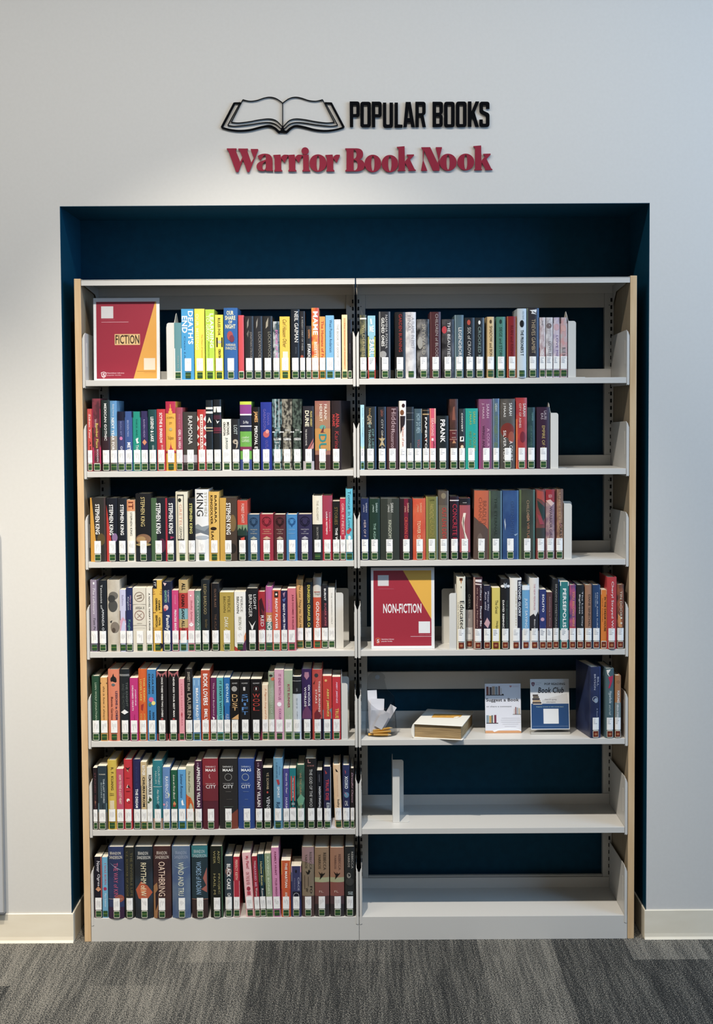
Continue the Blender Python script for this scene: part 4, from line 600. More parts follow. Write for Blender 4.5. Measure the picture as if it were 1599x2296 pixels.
631 651.8 1930 d8562c p|B~.75~1~e08838|B~.3~.5~c43c34|T~THE MARTIAN~f8ece0~.96~.52~.4~.65~b|T~ANDY~f4dcd0~.44~.32~.4~.65~b
653 675.8 1942.6 3a3c64 p|B~.88~1~c890a0|B~.7~.88~64607c|E~.5~.9~.08~.16~1c1820|T~CIRCE~c0c0d4~.78~.52~.65~.82|T~Madeline~8c8ca8~.76~.54~.3~.4|R~.15~.9~.35~.5~1c1c2c|O~.5~.42~.28~c8c4cc
677.4 704.4 1900 82705c h m:8c7c60:16|P~9c7c7c~0,1 1,1 1,.75 0,.8|B~.0~.3~58403c|T~REBECCA~54463c~.93~.68~.62~.82|T~YARROS~54463c~.9~.7~.25~.45|P~1c1814~.3,.66 .5,.64 .55,.68 .7,.66 .6,.62 .45,.61|T~FO~28201c~.44~.34~.65~.85|T~W~28201c~.42~.36~.3~.5|R~.2~.24~.4~.6~4c4034|R~.5~.54~.44~.58~4c4034
706 738 1901.4 96785c h|B~.5~.57~a8a880|B~.3~.5~84504a|B~.0~.18~383234|B~.18~.3~583c3c|T~REBECCA~50402f~.93~.68~.6~.8|T~YARROS~50402f~.91~.7~.25~.43|P~18130f~.25,.66 .45,.62 .5,.65 .55,.62 .75,.64 .55,.59 .35,.54 .4,.6|H~FL~d8b8a8~.38~.35~.3~.6
740.4 771.6 1901.4 a4745a h|B~.5~.57~a8a880|B~.3~.5~8c5048|B~.0~.18~342f32|B~.18~.3~503c40|T~REBECCA~7c5444~.91~.68~.6~.78|T~YARROS~7c5444~.9~.7~.3~.46|P~1a1310~.25,.66 .45,.62 .5,.65 .55,.62 .75,.64 .55,.59 .35,.54 .4,.6|H~FL~d8b8a8~.38~.35~.3~.6
773.4 799.8 1899.4 272a2a h|T~REBECCA~b8b0a4~.93~.69~.65~.85|T~YARROS~b8b0a4~.91~.71~.3~.5|E~.4~.59~.2~.28~8c8880|P~282828~.3,.62 .6,.6 .4,.57|T~ONY~ccdcdc~.36~.31~.3~.8|E~.5~.5~.4~.4~3c3c3a
"""

# ------------------------------------------------------------------ the books
NAMES = {'black': '1c1b1d 22242a 15181a 1c1a20 1e1a18', 'charcoal': '2b2c30 303034 2c2a2e 28282b', 'dark grey': '3c3c3e 44403c 383d38 4a4642', 'grey': '8a8a8c 9a9896', 'white': 'f0efec e8e6e2 ececec e0dcdc dcd8d8',
 'cream': 'ece4cc e6dec8 e2dac0 dad2c0 f0e6c8', 'beige': 'cbc2b0 c8ac7c b4b494 c4a468', 'yellow': 'f0dc36 f2de3c d4b23c dcc658 e8d448', 'golden yellow': 'eec03a e6b44e efaa34 eab43a b69a40', 'orange': 'ee9a42 ee7a22 dea45c e4a45a e4581f d8622c',
 'peach': 'f6d8a0 f0d4b2 eec69a e67e5c e8a88a', 'red': 'd4323a dc4a30 c43a34 d62e38 cc3a3e e0484e c6482c e0563e', 'dark red': '8e1c22 a82c3c a42636 b42832 8c2a34', 'maroon': '4a2226 582a2e 4a2c31 5a2430 48282e 2e1c22', 'pink': 'ea98a4 f0b8ba dea4ba d684ae de6c7c cc4c66', 'hot pink': 'dc3e7a ce2e7a e2506c c02858',
 'purple': '864a72 6c2856 48468e 3a2658 4a203e c45a9c', 'lilac': 'b8aac4 988a9e c4c4e2', 'navy blue': '1e2b58 27305e 273568 1c222c 292b58 26203f 254270 1f2850 2a2c4e 384072', 'blue': '2f62a8 283898 28467e 3d5a9a 2c488c 4288c4 3a82c0 256cb4', 'light blue': '3fa0de 74b4de 8cc4d8 9cd2e6 64a6d6 529ed8 68acd4 649cc0 6a9ccc',
 'slate blue': '38587a 4c6470 3f5866 4a6488 4a5f88 4c6870 32404a', 'teal': '1f9480 1ca294 2c7e80 297c88 1f7a82 5f9299 5cbed6 54aab2', 'dark teal': '1f4a4a 1f3a40 24403a 243840', 'green': '468474 1f5a40 4a6a48', 'dark green': '284c36 1f382e 26302f 2c3c34', 'sage green': '8c9c80 a2b292 8ea078', 'lime green': 'b4d838 6ab048', 'olive': '75753a 383c34 2c2d28', 'brown': '5c3a3e 685c4e 82705c 7c5a4a 5a4842 4a3a30', 'tan': 'd4b47c a4765c a87858 96785c ac744a', 'rust': 'a4745a c85c3c 8a3e3e a8485a ac5058', 'silver': 'c4d2da c4ccd4'}
NP = [(n, [int(h[i:i+2], 16) for i in (0, 2, 4)]) for n, hs in NAMES.items() for h in hs.split()]
def cname(h):
    h = h if len(h) == 6 else ''.join(a*2 for a in h)
    r, g, b_ = [int(h[i:i+2], 16) for i in (0, 2, 4)]
    return min(NP, key=lambda p: 2*(p[1][0]-r)**2+4*(p[1][1]-g)**2+3*(p[1][2]-b_)**2)[0]
FAM = {'charcoal': 'black', 'dark grey': 'black', 'cream': 'white', 'beige': 'tan', 'golden yellow': 'yellow', 'peach': 'orange', 'dark red': 'red', 'maroon': 'red', 'rust': 'red', 'hot pink': 'pink', 'navy blue': 'blue', 'light blue': 'blue', 'slate blue': 'blue', 'dark teal': 'teal', 'dark green': 'green', 'sage green': 'green', 'lime green': 'green', 'olive': 'green', 'lilac': 'purple', 'silver': 'white', 'brown': 'brown'}
ORD = 'first second third fourth fifth sixth seventh eighth ninth tenth eleventh twelfth thirteenth fourteenth fifteenth sixteenth seventeenth eighteenth nineteenth twentieth twenty-first twenty-second twenty-third twenty-fourth twenty-fifth twenty-sixth twenty-seventh twenty-eighth twenty-ninth thirtieth'.split()
ROWN = ['top', 'second', 'third', 'fourth', 'fifth', 'sixth', 'bottom']

def soft(c):
    """offsets the strong lamp light in the colour: greys every cover, bright ones most"""
    r_ = [int(c[i:i+2], 16) for i in (0, 2, 4)]; g_ = 0.3*r_[0]+0.55*r_[1]+0.15*r_[2]
    k_ = 0.14+0.12*max(0.0, (max(r_)-150)/105)*((max(r_)-min(r_))/max(r_))
    return ''.join('%02x' % max(0, min(255, round((x*(1-k_)+g_*k_)*0.985))) for x in r_)
ROWS = []; cur = None
for ln in BOOKS.strip().split('\n'):
    if ln[0] == '#':
        k, base = ln[1:].split(); cur = dict(row=int(k[0]), bay=k[1], base=float(base), books=[]); ROWS.append(cur); continue
    p = ln.split('|'); h = p[0].split()
    bk = dict(x0=float(h[0]), x1=float(h[1]), top=float(h[2]), c=h[3], kind=h[4], o={}, ops=p[1:])
    for q in h[5:]:
        kv = q.split(':', 1); bk['o'][kv[0]] = kv[1] if len(kv) > 1 else True
    cur['books'].append(bk)
STR = set()
SIGNSTR = []
for r in ROWS:
    for bk in r['books']:
        for op in bk['ops']:
            a = op.split('~')
            if a[0] in 'TH' and a[0]: STR.add((a[1], 1 if (len(a) > 7 and 'b' in a[7]) else 0))
SIGNS_OPS = {
'fiction': ["B~0~1~eceae8", "R~.042~.952~.02~.955~9c2238", "P~e2a650~.935,.955 .952,.955 .952,.02 .6,.02", "R~.117~.3~.754~.9~d8d4d2", "R~.757~.928~.126~.268~e8dcc8",
  "R~.318~.70~.43~.562~e4bc84", "H~FICTION~3c2410~.552~.442~.33~.69~b", "P~f0e4e4~.105,.095 .148,.106 .19,.095 .18,.05 .148,.026 .115,.05", "P~9c2238~.115,.09 .148,.099 .18,.09 .172,.053 .148,.033 .124,.053", "H~S~f4ecec~.088~.045~.13~.168~b",
  "H~Stanislaus Library~e8ccd0~.097~.079~.2~.46~b", "H~popular books~e8ccd0~.07~.054~.2~.41", "H~request materials~c87888~.744~.734~.12~.32", "R~.12~.53~.706~.711~d8a8b0", "R~.65~.94~.107~.111~a06828", "H~featured events~b88040~.1~.088~.76~.93"],
'nonfiction': ["B~0~1~f2f0ee", "R~.037~.952~.034~.963~a82a3c", "P~f0b850~.504,.963 .952,.963 .952,.362", "R~.107~.279~.774~.906~e0dcda", "R~.75~.93~.19~.334~f4f2f0",
  "H~NON-FICTION~f8f6f4~.555~.437~.19~.793~b", "P~e07848~.065,.125 .105,.138 .145,.125 .135,.08 .105,.053 .075,.08", "P~a82a3c~.074,.12 .105,.13 .136,.12 .128,.082 .105,.061 .082,.082", "H~S~f4ecec~.118~.075~.088~.124~b",
  "H~Stanislaus Library~f0d4d8~.126~.106~.16~.36~b", "H~popular books~f0e0e0~.1~.082~.16~.33~b", "R~.11~.36~.735~.738~c07888", "R~.62~.95~.148~.152~f0dce0", "H~request materials~e0a8b0~.176~.166~.76~.94"],
'suggest': ["B~0~.915~e8e6ea", "B~.0~.045~dca070", "P~f8f8f8~.2,.04 .35,.075 .6,.09 .85,.085 1,.05 1,.03 .85,.065 .6,.07 .4,.055 .25,.02", "R~.03~.53~.695~.708~2c2828",
  "R~.04~.1~.708~.86~7c4038", "R~.105~.13~.708~.85~c8b0a0", "R~.135~.19~.708~.85~3a3038", "R~.2~.28~.708~.865~b49c88", "R~.29~.35~.708~.86~84949c", "R~.355~.37~.708~.85~d0c0b0", "R~.38~.42~.708~.87~7c5048", "R~.44~.47~.708~.83~d8d0c8", "P~2c2828~.46,.708 .53,.708 .5,.73",
  "H~Suggest a Book~26242a~.645~.565~.03~.95~b", "H~or share a comment~3c3a40~.507~.478~.04~.74", "R~.77~1~.338~.347~2c2828", "R~.8~.83~.347~.45~d8c8c0", "R~.84~.87~.347~.48~8c5048", "R~.88~.92~.347~.47~a0a8ac", "R~.93~.98~.347~.46~c8b8a0",
  "R~.03~.36~.175~.19~3c2c30", "R~.03~.1~.19~.33~8c9ca4", "R~.11~.17~.19~.32~c8a060", "R~.175~.21~.19~.33~34504c", "R~.215~.245~.19~.32~e8e0dc", "R~.25~.31~.19~.335~7c3848", "P~c4888c~.68,.87 .72,.88 .76,.87 .72,.84", "R~.77~.95~.865~.868~c4a8ac", "R~.77~.93~.852~.855~c4a8ac",
  "R~.45~.97~.27~.274~a8a4a8", "R~.43~.98~.235~.239~a8a4a8", "R~.44~.98~.198~.202~a8a4a8", "R~.48~.92~.16~.164~a8a4a8", "R~.54~.86~.12~.124~a8a4a8"],
'club': ["B~.085~1~e6e4e2", "R~.02~.985~.1~.552~1f4878", "P~6c2840~.03,.935 .075,.945 .12,.935 .11,.89 .075,.865 .04,.89", "H~S~f0e8ec~.925~.89~.058~.092", "H~University~6c6870~.935~.922~.14~.29", "H~Library~6c6870~.905~.89~.14~.24",
  "H~POP READING~1c1a22~.93~.89~.37~.9~b", "H~Book Club~1c1a22~.85~.745~.2~.88~sb", "P~2c2a2a~.73,.64 .82,.725 .825,.72 .74,.637", "P~d8d4d0~.3,.62 .95,.74 .98,.56 .3,.56",
  "R~.06~.2~.69~.72~4c4038", "R~.07~.22~.655~.688~6c6050", "R~.05~.24~.62~.652~2c2428", "R~.06~.26~.585~.617~c0a078", "R~.05~.28~.555~.582~3c3030", "R~.07~.3~.535~.552~c8b8a8", "H~Date & signing~2c2c40~.64~.61~.37~.68~s", "H~information~2c2c40~.595~.57~.41~.65~s",
  "H~Register to join us this month here~c8dcc8~.502~.486~.15~.85~b", "R~.33~.72~.19~.46~f0eeec", "R~.05~.96~.143~.147~8ca0bc"]}
for ops in SIGNS_OPS.values():
    for op in ops:
        a = op.split('~')
        if a[0] in 'TH': STR.add((a[1], 1 if (len(a) > 7 and 'b' in a[7]) else 0))
prep_text(sorted(STR))

PAGE = noisemat('page_edges', 'd8d0bc', 'e6dfcf', 300, 0.8, (1, 1, 0.02))
PAGE_RED = mat('8c1c20', 0.7)
def cover_mats(bk, cols):
    if 'm' in bk['o']:
        c2, s = bk['o']['m'].split(':'); base = noisemat('printed_'+bk['c'], soft(bk['c']), soft(c2), float(s), 0.34, (1, 1, 0.7), 0, 0.42, 0.6, 5)
    else: base = mat(soft(bk['c']), 0.34, 0.45)
    return [base]+[mat(soft(c), 0.36, 0.45) for c in cols]
def book(bk, r, zsh, prev_x):
    hard = bk['kind'] == 'h'; o = bk['o']
    Y = float(o.get('r', random.choice((2, 3, 3, 4, 5))))/1000
    vm = r['base']-1 if 'b' in o else (bk['top']+r['base'])/2
    xa, xb = at(bk['x0'], vm, Y).x, at(bk['x1'], vm, Y).x
    lo_, hi_ = (-0.9005, -0.0138) if r['bay'] == 'L' else (0.0138, 0.9005)
    xa = max(xa, prev_x+0.0003, lo_); xb = min(xb, hi_); w_ = xb-xa; xc = (xa+xb)/2
    h = at((bk['x0']+bk['x1'])/2, bk['top'], Y).z-zsh
    d = (0.152 if hard else 0.132) if h > 0.19 else 0.112
    bulge = min(0.005, 0.17*w_) if hard else min(0.0012, 0.06*w_)
    cur_ = lambda u: -bulge*(1-(2*u-1)**2)
    root = empty('book', (xc, Y+bulge, zsh+0.0005), math.radians(-float(o.get('a', 0))))
    if 'l' in o: root.rotation_euler.y = math.radians(float(o['l'])); root.location.z += w_/2*abs(math.sin(root.rotation_euler.y))
    tb, ts = (0.0024, 0.0022) if hard else (0.0005, 0.0005)
    n = 10; outer = [(w_/2, d)]
    if hard: outer += [(w_/2, 0.0085), (w_/2-0.0009, 0.0062), (w_/2-0.0004, 0.003)]
    outer += [((i/n-0.5)*w_*(1 if 0 < i < n else 0.995), cur_(i/n)) for i in range(n, -1, -1)]
    if hard: outer += [(-w_/2+0.0004, 0.003), (-w_/2+0.0009, 0.0062), (-w_/2, 0.0085)]
    outer += [(-w_/2, d), (-w_/2+tb, d), (-w_/2+tb, ts), (w_/2-tb, ts), (w_/2-tb, d)]
    bm, cols = art(bk['ops'], w_, h, cur_, 8 if bulge > 0.0016 else 0)
    for f in bm.faces: f.material_index += 1
    t_ = bmesh.new(); prism(t_, outer, 'z', 0.0, h); merge(bm, t_)
    link('cover', bm, cover_mats(bk, cols), root)
    bm = bmesh.new()
    if hard: box(bm, -w_/2+tb+0.0002, w_/2-tb-0.0002, ts+0.001, d-0.004, 0.003, h-0.003)
    else: box(bm, -w_/2+tb, w_/2-tb, ts, d-0.0006, 0.0003, h-0.0004)
    link('page_block', bm, PAGE, root)
    # library labels
    lw = min(0.0215, w_*0.94)/w_; u0 = 0.5-lw/2+random.uniform(-0.4, 0.4)*max(0, 0.12-0.08*lw if lw < 0.9 else 0); u1 = u0+lw
    nf = (r['row'] == 3 and r['bay'] == 'R') or (r['row'] == 4 and r['bay'] == 'R')
    zl0, zl1 = 0.0285, 0.0705
    if 'n' not in o:
        ops = ['R~%g~%g~%g~%g~f0efec' % (u0, u1, zl0/h, zl1/h)]
        for q in range(4):
            if r['bay'] == 'L':
                a_ = u0+lw*(0.22+0.17*q); z1_ = zl1-0.008-random.random()*0.006; ops.append('R~%g~%g~%g~%g~b0aeb4' % (a_, a_+0.045*lw, (z1_-0.006-random.random()*0.016)/h, z1_/h))
            else:
                z1_ = zl1-0.004-0.005*q; ops.append('R~%g~%g~%g~%g~aeb0b8' % (u0+0.12*lw, u0+lw*(0.4+0.4*random.random()), (z1_-0.0016)/h, z1_/h))
        bm, c2 = art(ops, w_, h, cur_, 8 if bulge > 0.0016 else 0, 0.0021); link('call_number_label', bm, [mat(c, 0.5) for c in c2], root)
    sw = min(0.0205, w_*0.92)/w_; s0 = (u0+u1)/2-sw/2; s1 = s0+sw; z0, z1 = 0.0022, 0.0272
    inner, ln_ = ('6e2c1e', 'a8704a') if nf else ('2c4c2c', '96ac4c')
    dk = sum(int(bk['c'][i:i+2], 16) for i in (0, 2, 4)) < 420
    e = 0.0013
    ops = []
    if dk: ops.append('P~d6d4c4~'+' '.join('%g,%g' % (s0+sw*a_, (z0+(z1-z0)*b_)/h) for a_, b_ in ((0.1, 0), (0.9, 0), (1, 0.08), (1, 0.92), (0.9, 1), (0.1, 1), (0, 0.92), (0, 0.08))))
    ops += ['R~%g~%g~%g~%g~%s' % (s0+e/w_, s1-e/w_, (z0+e+0.001)/h, (z1-e-0.0015)/h, inner)]
    if nf: ops += ['E~%g~%g~%g~%g~%s' % ((s0+s1)/2, 0.014/h, 0.25*sw, 0.2*sw, ln_)]
    else: ops += ['R~%g~%g~%g~%g~%s' % (s0+e/w_, s1-e/w_, 0.0145/h, 0.0155/h, ln_)]
    bm, c2 = art(ops, w_, h, cur_, 8 if bulge > 0.0016 else 0, 0.0021); link('genre_sticker', bm, [mat(c, 0.4) for c in c2], root)
    bk['w'] = w_; bk['h'] = h; bk['root'] = root
    return xb if 'l' not in o else xa+w_*0.5
ALL = []
for r in ROWS:
    px = -9; z = SH[r['row']]
    for i, bk in enumerate(r['books']):
        px = book(bk, r, z, px)
        lead = None
        for op in bk['ops']:
            a = op.split('~')
            if a[0] in ('T', 'H') : lead = cname(a[2]); break
        bk['cn'] = cname(bk['c']); bk['fam'] = FAM.get(bk['cn'], bk['cn']); bk['tn'] = lead; bk['i'] = i
    B = r['books']; bay = 'left bay' if r['bay'] == 'L' else 'right bay'; shelf_ = ROWN[r['row']]+' shelf'
    for i, bk in enumerate(B):
        size = 'thick' if bk['w'] > 0.036 else ('thin' if bk['w'] < 0.0195 else ('tall' if bk['h'] > 0.232 else ('short' if bk['h'] < 0.2 else '')))
        d_ = (size+' ' if size else '')+bk['cn']+' book'+(' with '+bk['tn']+' lettering' if bk['tn'] and bk['tn'] != bk['cn'] else '')
        same = [q for q in B if q['fam'] == bk['fam']]
        nb = lambda j: B[j]['cn'] if 0 <= j < len(B) else None
        trip = [(B[j-1]['fam'] if j else None, B[j]['fam'], B[j+1]['fam'] if j+1 < len(B) else None) for j in range(len(B))]
        if len(same) == 1: lab = 'the only '+d_+', '+shelf_+' of the '+bay
        elif i == 0: lab = d_+', leftmost on the '+shelf_+' of the '+bay
        elif i == len(B)-1: lab = d_+', rightmost on the '+shelf_+' of the '+bay
        elif trip.count(trip[i]) == 1 and trip[i][0] != trip[i][1] != trip[i][2] and len(d_.split()) <= 6: lab = d_+' between '+nb(i-1)+' and '+nb(i+1)+' ones, '+shelf_+', '+bay
        else: lab = d_+', '+ORD[i]+' from left, '+shelf_+', '+bay
        if len(lab.split()) > 16: lab = d_.replace(' with ', ', ')+', '+ORD[i]+' from left, '+shelf_+', '+bay
        tag(bk['root'], lab, 'book', 'books on the %s of the %s' % (shelf_, bay)); ALL.append(lab)

# ------------------------------------------------------------------ bookends
ENAMEL = mat('d2d0ca', 0.4, 0.4)
def bookend(xp, dr, top, row, label, rec=0.006, fw=0.026, rise=0.036, tongue=0.0, back=0.018):
    z = SH[row]; p = at(xp, top, rec); h = p.z-z; x = p.x
    t = empty('bookend', (x, rec, z+0.0005)); tag(t, label, 'bookend', 'metal bookends on the shelves')
    s = dr; g = 0.0012
    bm = bmesh.new()
    prism(bm, [(0, 0), (0, h-0.001), (0.05, h+rise*0.9), (0.062, h+rise), (0.074, h+rise*0.9), (0.124, h-0.001), (0.124, 0)], 'x', min(0, s*g), max(0, s*g))
    for yy, ww in ((0.0, fw), (0.124, fw+back)):
        pts = [(0, 0), (s*ww, 0), (s*ww, h-0.008)]+[(s*(ww-0.008+0.008*math.cos(q*math.pi/8)), h-0.008+0.008*math.sin(q*math.pi/8)) for q in range(1, 5)]+[(0, h)]
        prism(bm, pts, 'y', yy-0.0006, yy+0.0006)
    link('upright_plate', bm, ENAMEL, t)
    bm = bmesh.new()
    q = 0.05 if back > 0.01 else 0.018
    prism(bm, [(0, -0.002), (s*q, -0.002), (s*(q+0.008), 0.008), (s*(q+0.008), 0.126), (0, 0.126)], 'z', 0.0, 0.0011)
    if tongue: box(bm, min(-s*tongue, 0), max(-s*tongue, 0), 0.02, 0.1, 0.0, 0.0009)
    link('foot_plate', bm, ENAMEL, t)
bookend(391.0, -1, 724, 0, 'metal bookend beside the crimson and gold FICTION sign, top shelf')
bookend(1274.2, 1, 720, 0, 'metal bookend at right of the pale manga volumes, top shelf, right bay')
bookend(1234.6, 1, 926, 1, 'metal bookend right of the last book, second shelf, right bay')
bookend(1265.0, 1, 1129, 2, 'metal bookend right of the brown mottled book, third shelf, right bay', rise=0.012)
bookend(752.6, 1, 1329, 3, 'metal bookend at the right end of the fourth shelf, left bay', rec=0.045)
bookend(1023.4, -1, 1330, 3, 'metal bookend left of the white book, right of the NON-FICTION sign', fw=0.024)
bookend(765.2, 1, 1532, 4, 'metal bookend after the red books, fifth shelf, left bay', rec=0.004, fw=0.0215, back=0.004)
bookend(880.4, 1, 1723.5, 5, 'metal bookend standing alone on the empty sixth shelf, right bay', rec=0.07, fw=0.0235, tongue=0.1)

# ------------------------------------------------------------------ acrylic sign stands
def sign(name, key, x0, x1, y0, y1, row, rec, label, lean, foot=0.06, sv0=0.0, sv1=1.0):
    z = SH[row]; a, b_ = at(x0, y1, rec), at(x1, y0, rec); W_, H_ = b_.x-a.x, b_.z-z
    t = empty(name, ((a.x+b_.x)/2, rec, z+0.0005)); t.rotation_euler.x = -math.radians(lean); tag(t, label, 'sign')
    c = clearmat()
    bm = bmesh.new(); e_ = 0.0015
    box(bm, -W_/2-e_, W_/2+e_, -0.0016, -0.0008, 0.0, H_+0.001); box(bm, -W_/2-e_, W_/2+e_, 0.0010, 0.0022, 0.0, H_+0.001)
    box(bm, -W_/2-e_, W_/2+e_, -0.0008, 0.001, 0.0, 0.0012)
    o = link('acrylic_holder', bm, c, t)
    bm = bmesh.new(); al = math.radians(lean); q = foot
    prism(bm, [(0.0022, 0.0), (0.0022, 0.0015), (q*math.cos(al), 0.0015+q*math.sin(al)), (q*math.cos(al), q*math.sin(al))], 'x', -W_/2, W_/2)
    if sv0: box(bm, -W_/2, W_/2, -0.0024, -0.0017, 0.0, H_*sv0*0.45)
    link('foot', bm, frostmat(), o)
    ops = SIGNS_OPS[key]
    bm, cols = art(ops, W_-0.001, H_, None, 0, 0.00022, 0.000011)
    for f in bm.faces: f.material_index += 1
    box(bm, -W_/2+0.0005, W_/2-0.0005, -0.0001, 0.0002, H_*sv0, H_*sv1)
    link('printed_sheet', bm, [mat('efedea', 0.6)]+[mat(c_, 0.5) for c_ in cols], t)
    return t
sign('acrylic_sign', 'fiction', 210.5, 357, 667.5, 851, 0, 0.052, 'crimson and gold FICTION sign in a clear stand on the top shelf', 2)
sign('acrylic_sign', 'nonfiction', 832.6, 974.4, 1272.6, 1453.6, 3, 0.030, 'crimson and gold NON-FICTION sign in a clear stand on the fourth shelf', 1.5)
sign('acrylic_sign', 'suggest', 1088.4, 1169.4, 1524.6, 1641.6, 4, 0.088, 'small white Suggest a Book sign in a clear stand on the fifth shelf', 8, 0.05, 0, 0.915)
sign('acrylic_sign', 'club', 1190.6, 1278.6, 1524.6, 1645.6, 4, 0.066, 'small white and blue Book Club sign in a clear stand beside the navy book', 9, 0.05, 0.085, 1.0)

# ------------------------------------------------------------------ fifth shelf, right bay: book-shaped box, leaflet pocket with pencils
z5 = SH[4]
fl = Vector((at(925, 1655, 0.02).x, 0.022)); an = math.radians(-14)
W_, D_, H_ = 0.168, 0.245, 0.050
ex = Vector((math.cos(an), math.sin(an))); ey = Vector((-math.sin(an), math.cos(an)))
c_ = fl+ex*W_/2+ey*D_/2
t = empty('keepsake_box', (c_.x, c_.y, z5+0.0003), an); tag(t, 'white book-shaped box with beige page sides lying on the fifth shelf', 'box')
WH = mat('e9e6dc', 0.5)
bm = bmesh.new()
box(bm, -W_/2+0.004, W_/2+0.004, -D_/2, D_/2, 0, 0.003, 0, 0.001); box(bm, -W_/2+0.004, W_/2+0.004, -D_/2, D_/2, H_-0.003, H_, 0, 0.001)
sp = [(-W_/2+0.006, 0.0), (-W_/2+0.001, 0.003), (-W_/2-0.003, 0.014), (-W_/2-0.0045, H_/2), (-W_/2-0.003, H_-0.014), (-W_/2+0.001, H_-0.003), (-W_/2+0.006, H_), (-W_/2+0.006, H_-0.003), (-W_/2+0.006, 0.003)]
prism(bm, sp, 'y', -D_/2, D_/2); link('cover', bm, WH, t)
bm = bmesh.new(); box(bm, -W_/2+0.0065, W_/2-0.002, -D_/2+0.006, D_/2-0.006, 0.0032, H_-0.0032)
link('page_sides', bm, noisemat('ribbed_beige', '8c7450', 'b09468', 25, 0.8, (0.6, 0.6, 22), 0.6), t)
sl = c_+ex*0.008+ey*0.018
t2 = empty('note_slip', (sl.x, sl.y, z5+H_+0.0007), an*0.4); tag(t2, 'small golden paper slip lying on the white book-shaped box', 'paper slip')
bm = bmesh.new(); prism(bm, [(-0.051, -0.028), (0.040, -0.028), (0.049, -0.01), (0.056, 0.028), (-0.044, 0.028)], 'z', 0, 0.0006); link('slip', bm, noisemat('gold_print', 'b88438', 'dca850', 60, 0.6, (1, 3, 1)), t2)
bm = bmesh.new(); prism(bm, [(0.026, -0.0285), (0.040, -0.0285), (0.045, -0.014), (0.036, -0.016)], 'z', 0.0006, 0.0022); link('curled_corner', bm, mat('f2ead8', 0.6), t2)

hx = at(855, 1643, 0.075).x; hy = 0.085
t = empty('leaflet_holder', (hx, hy, z5+0.0003)); tag(t, 'clear acrylic leaflet pocket holding paper slips and short pencils, fifth shelf', 'holder')
bm = bmesh.new()
def dsh(rx, ry, n=16): return [(rx*math.cos(math.pi+q*math.pi/n), ry*math.sin(math.pi+q*math.pi/n)) for q in range(n+1)]
lo, hi_ = dsh(0.055, 0.05), dsh(0.047, 0.042)
HZ = 0.092
for A, B_, th in ((lo, hi_, 0.0015),):
    rings = []
    for (P0, z0) in ((A, 0.0), (B_, HZ)):
        rings.append([bm.verts.new((x, y, z0+(0.03*abs(x/0.047)**2 if z0 else 0))) for x, y in P0])
    for q in range(16): bm.faces.new((rings[0][q], rings[0][q+1], rings[1][q+1], rings[1][q]))
    bm.faces.new(rings[0][::-1])
ob = link('pocket', bm, clearmat('smoky', 0.86), t); sm = ob.modifiers.new('thick', 'SOLIDIFY'); sm.thickness = 0.0015
bm = bmesh.new()
pts = [(-0.055, 0), (0.055, 0), (0.046, 0.13), (0.02, 0.155), (0.012, 0.19)]+[(-0.015+0.03*math.cos(q*math.pi/8), 0.195+0.022*math.sin(q*math.pi/8)) for q in range(0, 9)]+[(-0.052, 0.12)]
prism(bm, pts, 'y', 0.0, 0.0018); ob = link('back_plate', bm, clearmat('smoky', 0.86), t)
bm = bmesh.new(); prism(bm, [(-0.012+0.008*math.cos(q*math.pi/8), 0.198+0.008*math.sin(q*math.pi/8)) for q in range(16)], 'y', -0.0006, 0.0024); link('hanging_button', bm, mat('8c8e8e', 0.3), ob)
PAPER = mat('e4e2e6', 0.7)
def slip(dx, dy, dz, wd, ht, tilt, lean, yaw, label, bend=0.006):
    bm = bmesh.new(); n = 6
    A = []
    for i in range(n+1):
        z_ = ht*i/n; y_ = bend*math.sin(math.pi*i/n); A.append([(-wd/2, y_, z_), (wd/2, y_+bend*0.4, z_)])
    for i in range(n):
        for yo in (0, 0.0004):
            f = bm.faces.new([bm.verts.new((p[0], p[1]+yo, p[2])) for p in (A[i][0], A[i][1], A[i+1][1], A[i+1][0])])
    o = link('paper_slip', bm, PAPER); o.location = (hx+dx, hy+dy, z5+dz); o.rotation_euler = (math.radians(-lean), math.radians(tilt), math.radians(yaw))
    tag(o, label, 'paper slip', 'paper slips in the clear leaflet pocket')
slip(-0.026, -0.008, 0.012, 0.032, 0.142, -2, 1, 0, 'tallest white paper slip at the back of the clear pocket', 0.002)
slip(-0.016, -0.016, 0.010, 0.046, 0.116, 2, 1, 0, 'wide white paper slip in front of the tallest one', 0.003)
slip(-0.006, -0.018, 0.018, 0.024, 0.098, 30, 0, -8, 'white paper slip leaning right out of the pocket', 0.003)
slip(-0.020, -0.031, 0.014, 0.040, 0.075, 3, 3, 6, 'folded white paper slip at the left front of the pocket', 0.003)
slip(-0.012, -0.034, 0.030, 0.030, 0.062, 30, 4, -4, 'short pale slip lying slanted above the pencils', 0.002)
def pencil(dx, dy, dz, yaw, pitch, L_, label):
    t = empty('pencil', (hx+dx, hy+dy, z5+dz)); t.rotation_euler = (0, math.radians(pitch), math.radians(yaw)); tag(t, label, 'pencil', 'short golden pencils in the clear pocket')
    hexp = lambda r_: [(r_*math.cos(q*math.pi/3), r_*math.sin(q*math.pi/3)) for q in range(6)]
    bm = bmesh.new(); prism(bm, hexp(0.0044), 'x', -L_/2, L_/2-0.012); link('barrel', bm, mat('dca030', 0.35), t)
    bm = bmesh.new(); A = [bm.verts.new((L_/2-0.012, y, z)) for y, z in hexp(0.0044)]; tip = bm.verts.new((L_/2, 0, 0)); bm.faces.new(A[::-1])
    for q in range(6): bm.faces.new((A[q], A[(q+1) % 6], tip))
    link('sharpened_tip', bm, mat('e0c090', 0.6), t)
pencil(-0.006, -0.029, 0.0064, 5, 0, 0.078, 'golden pencil lying lowest at the back of the pocket')
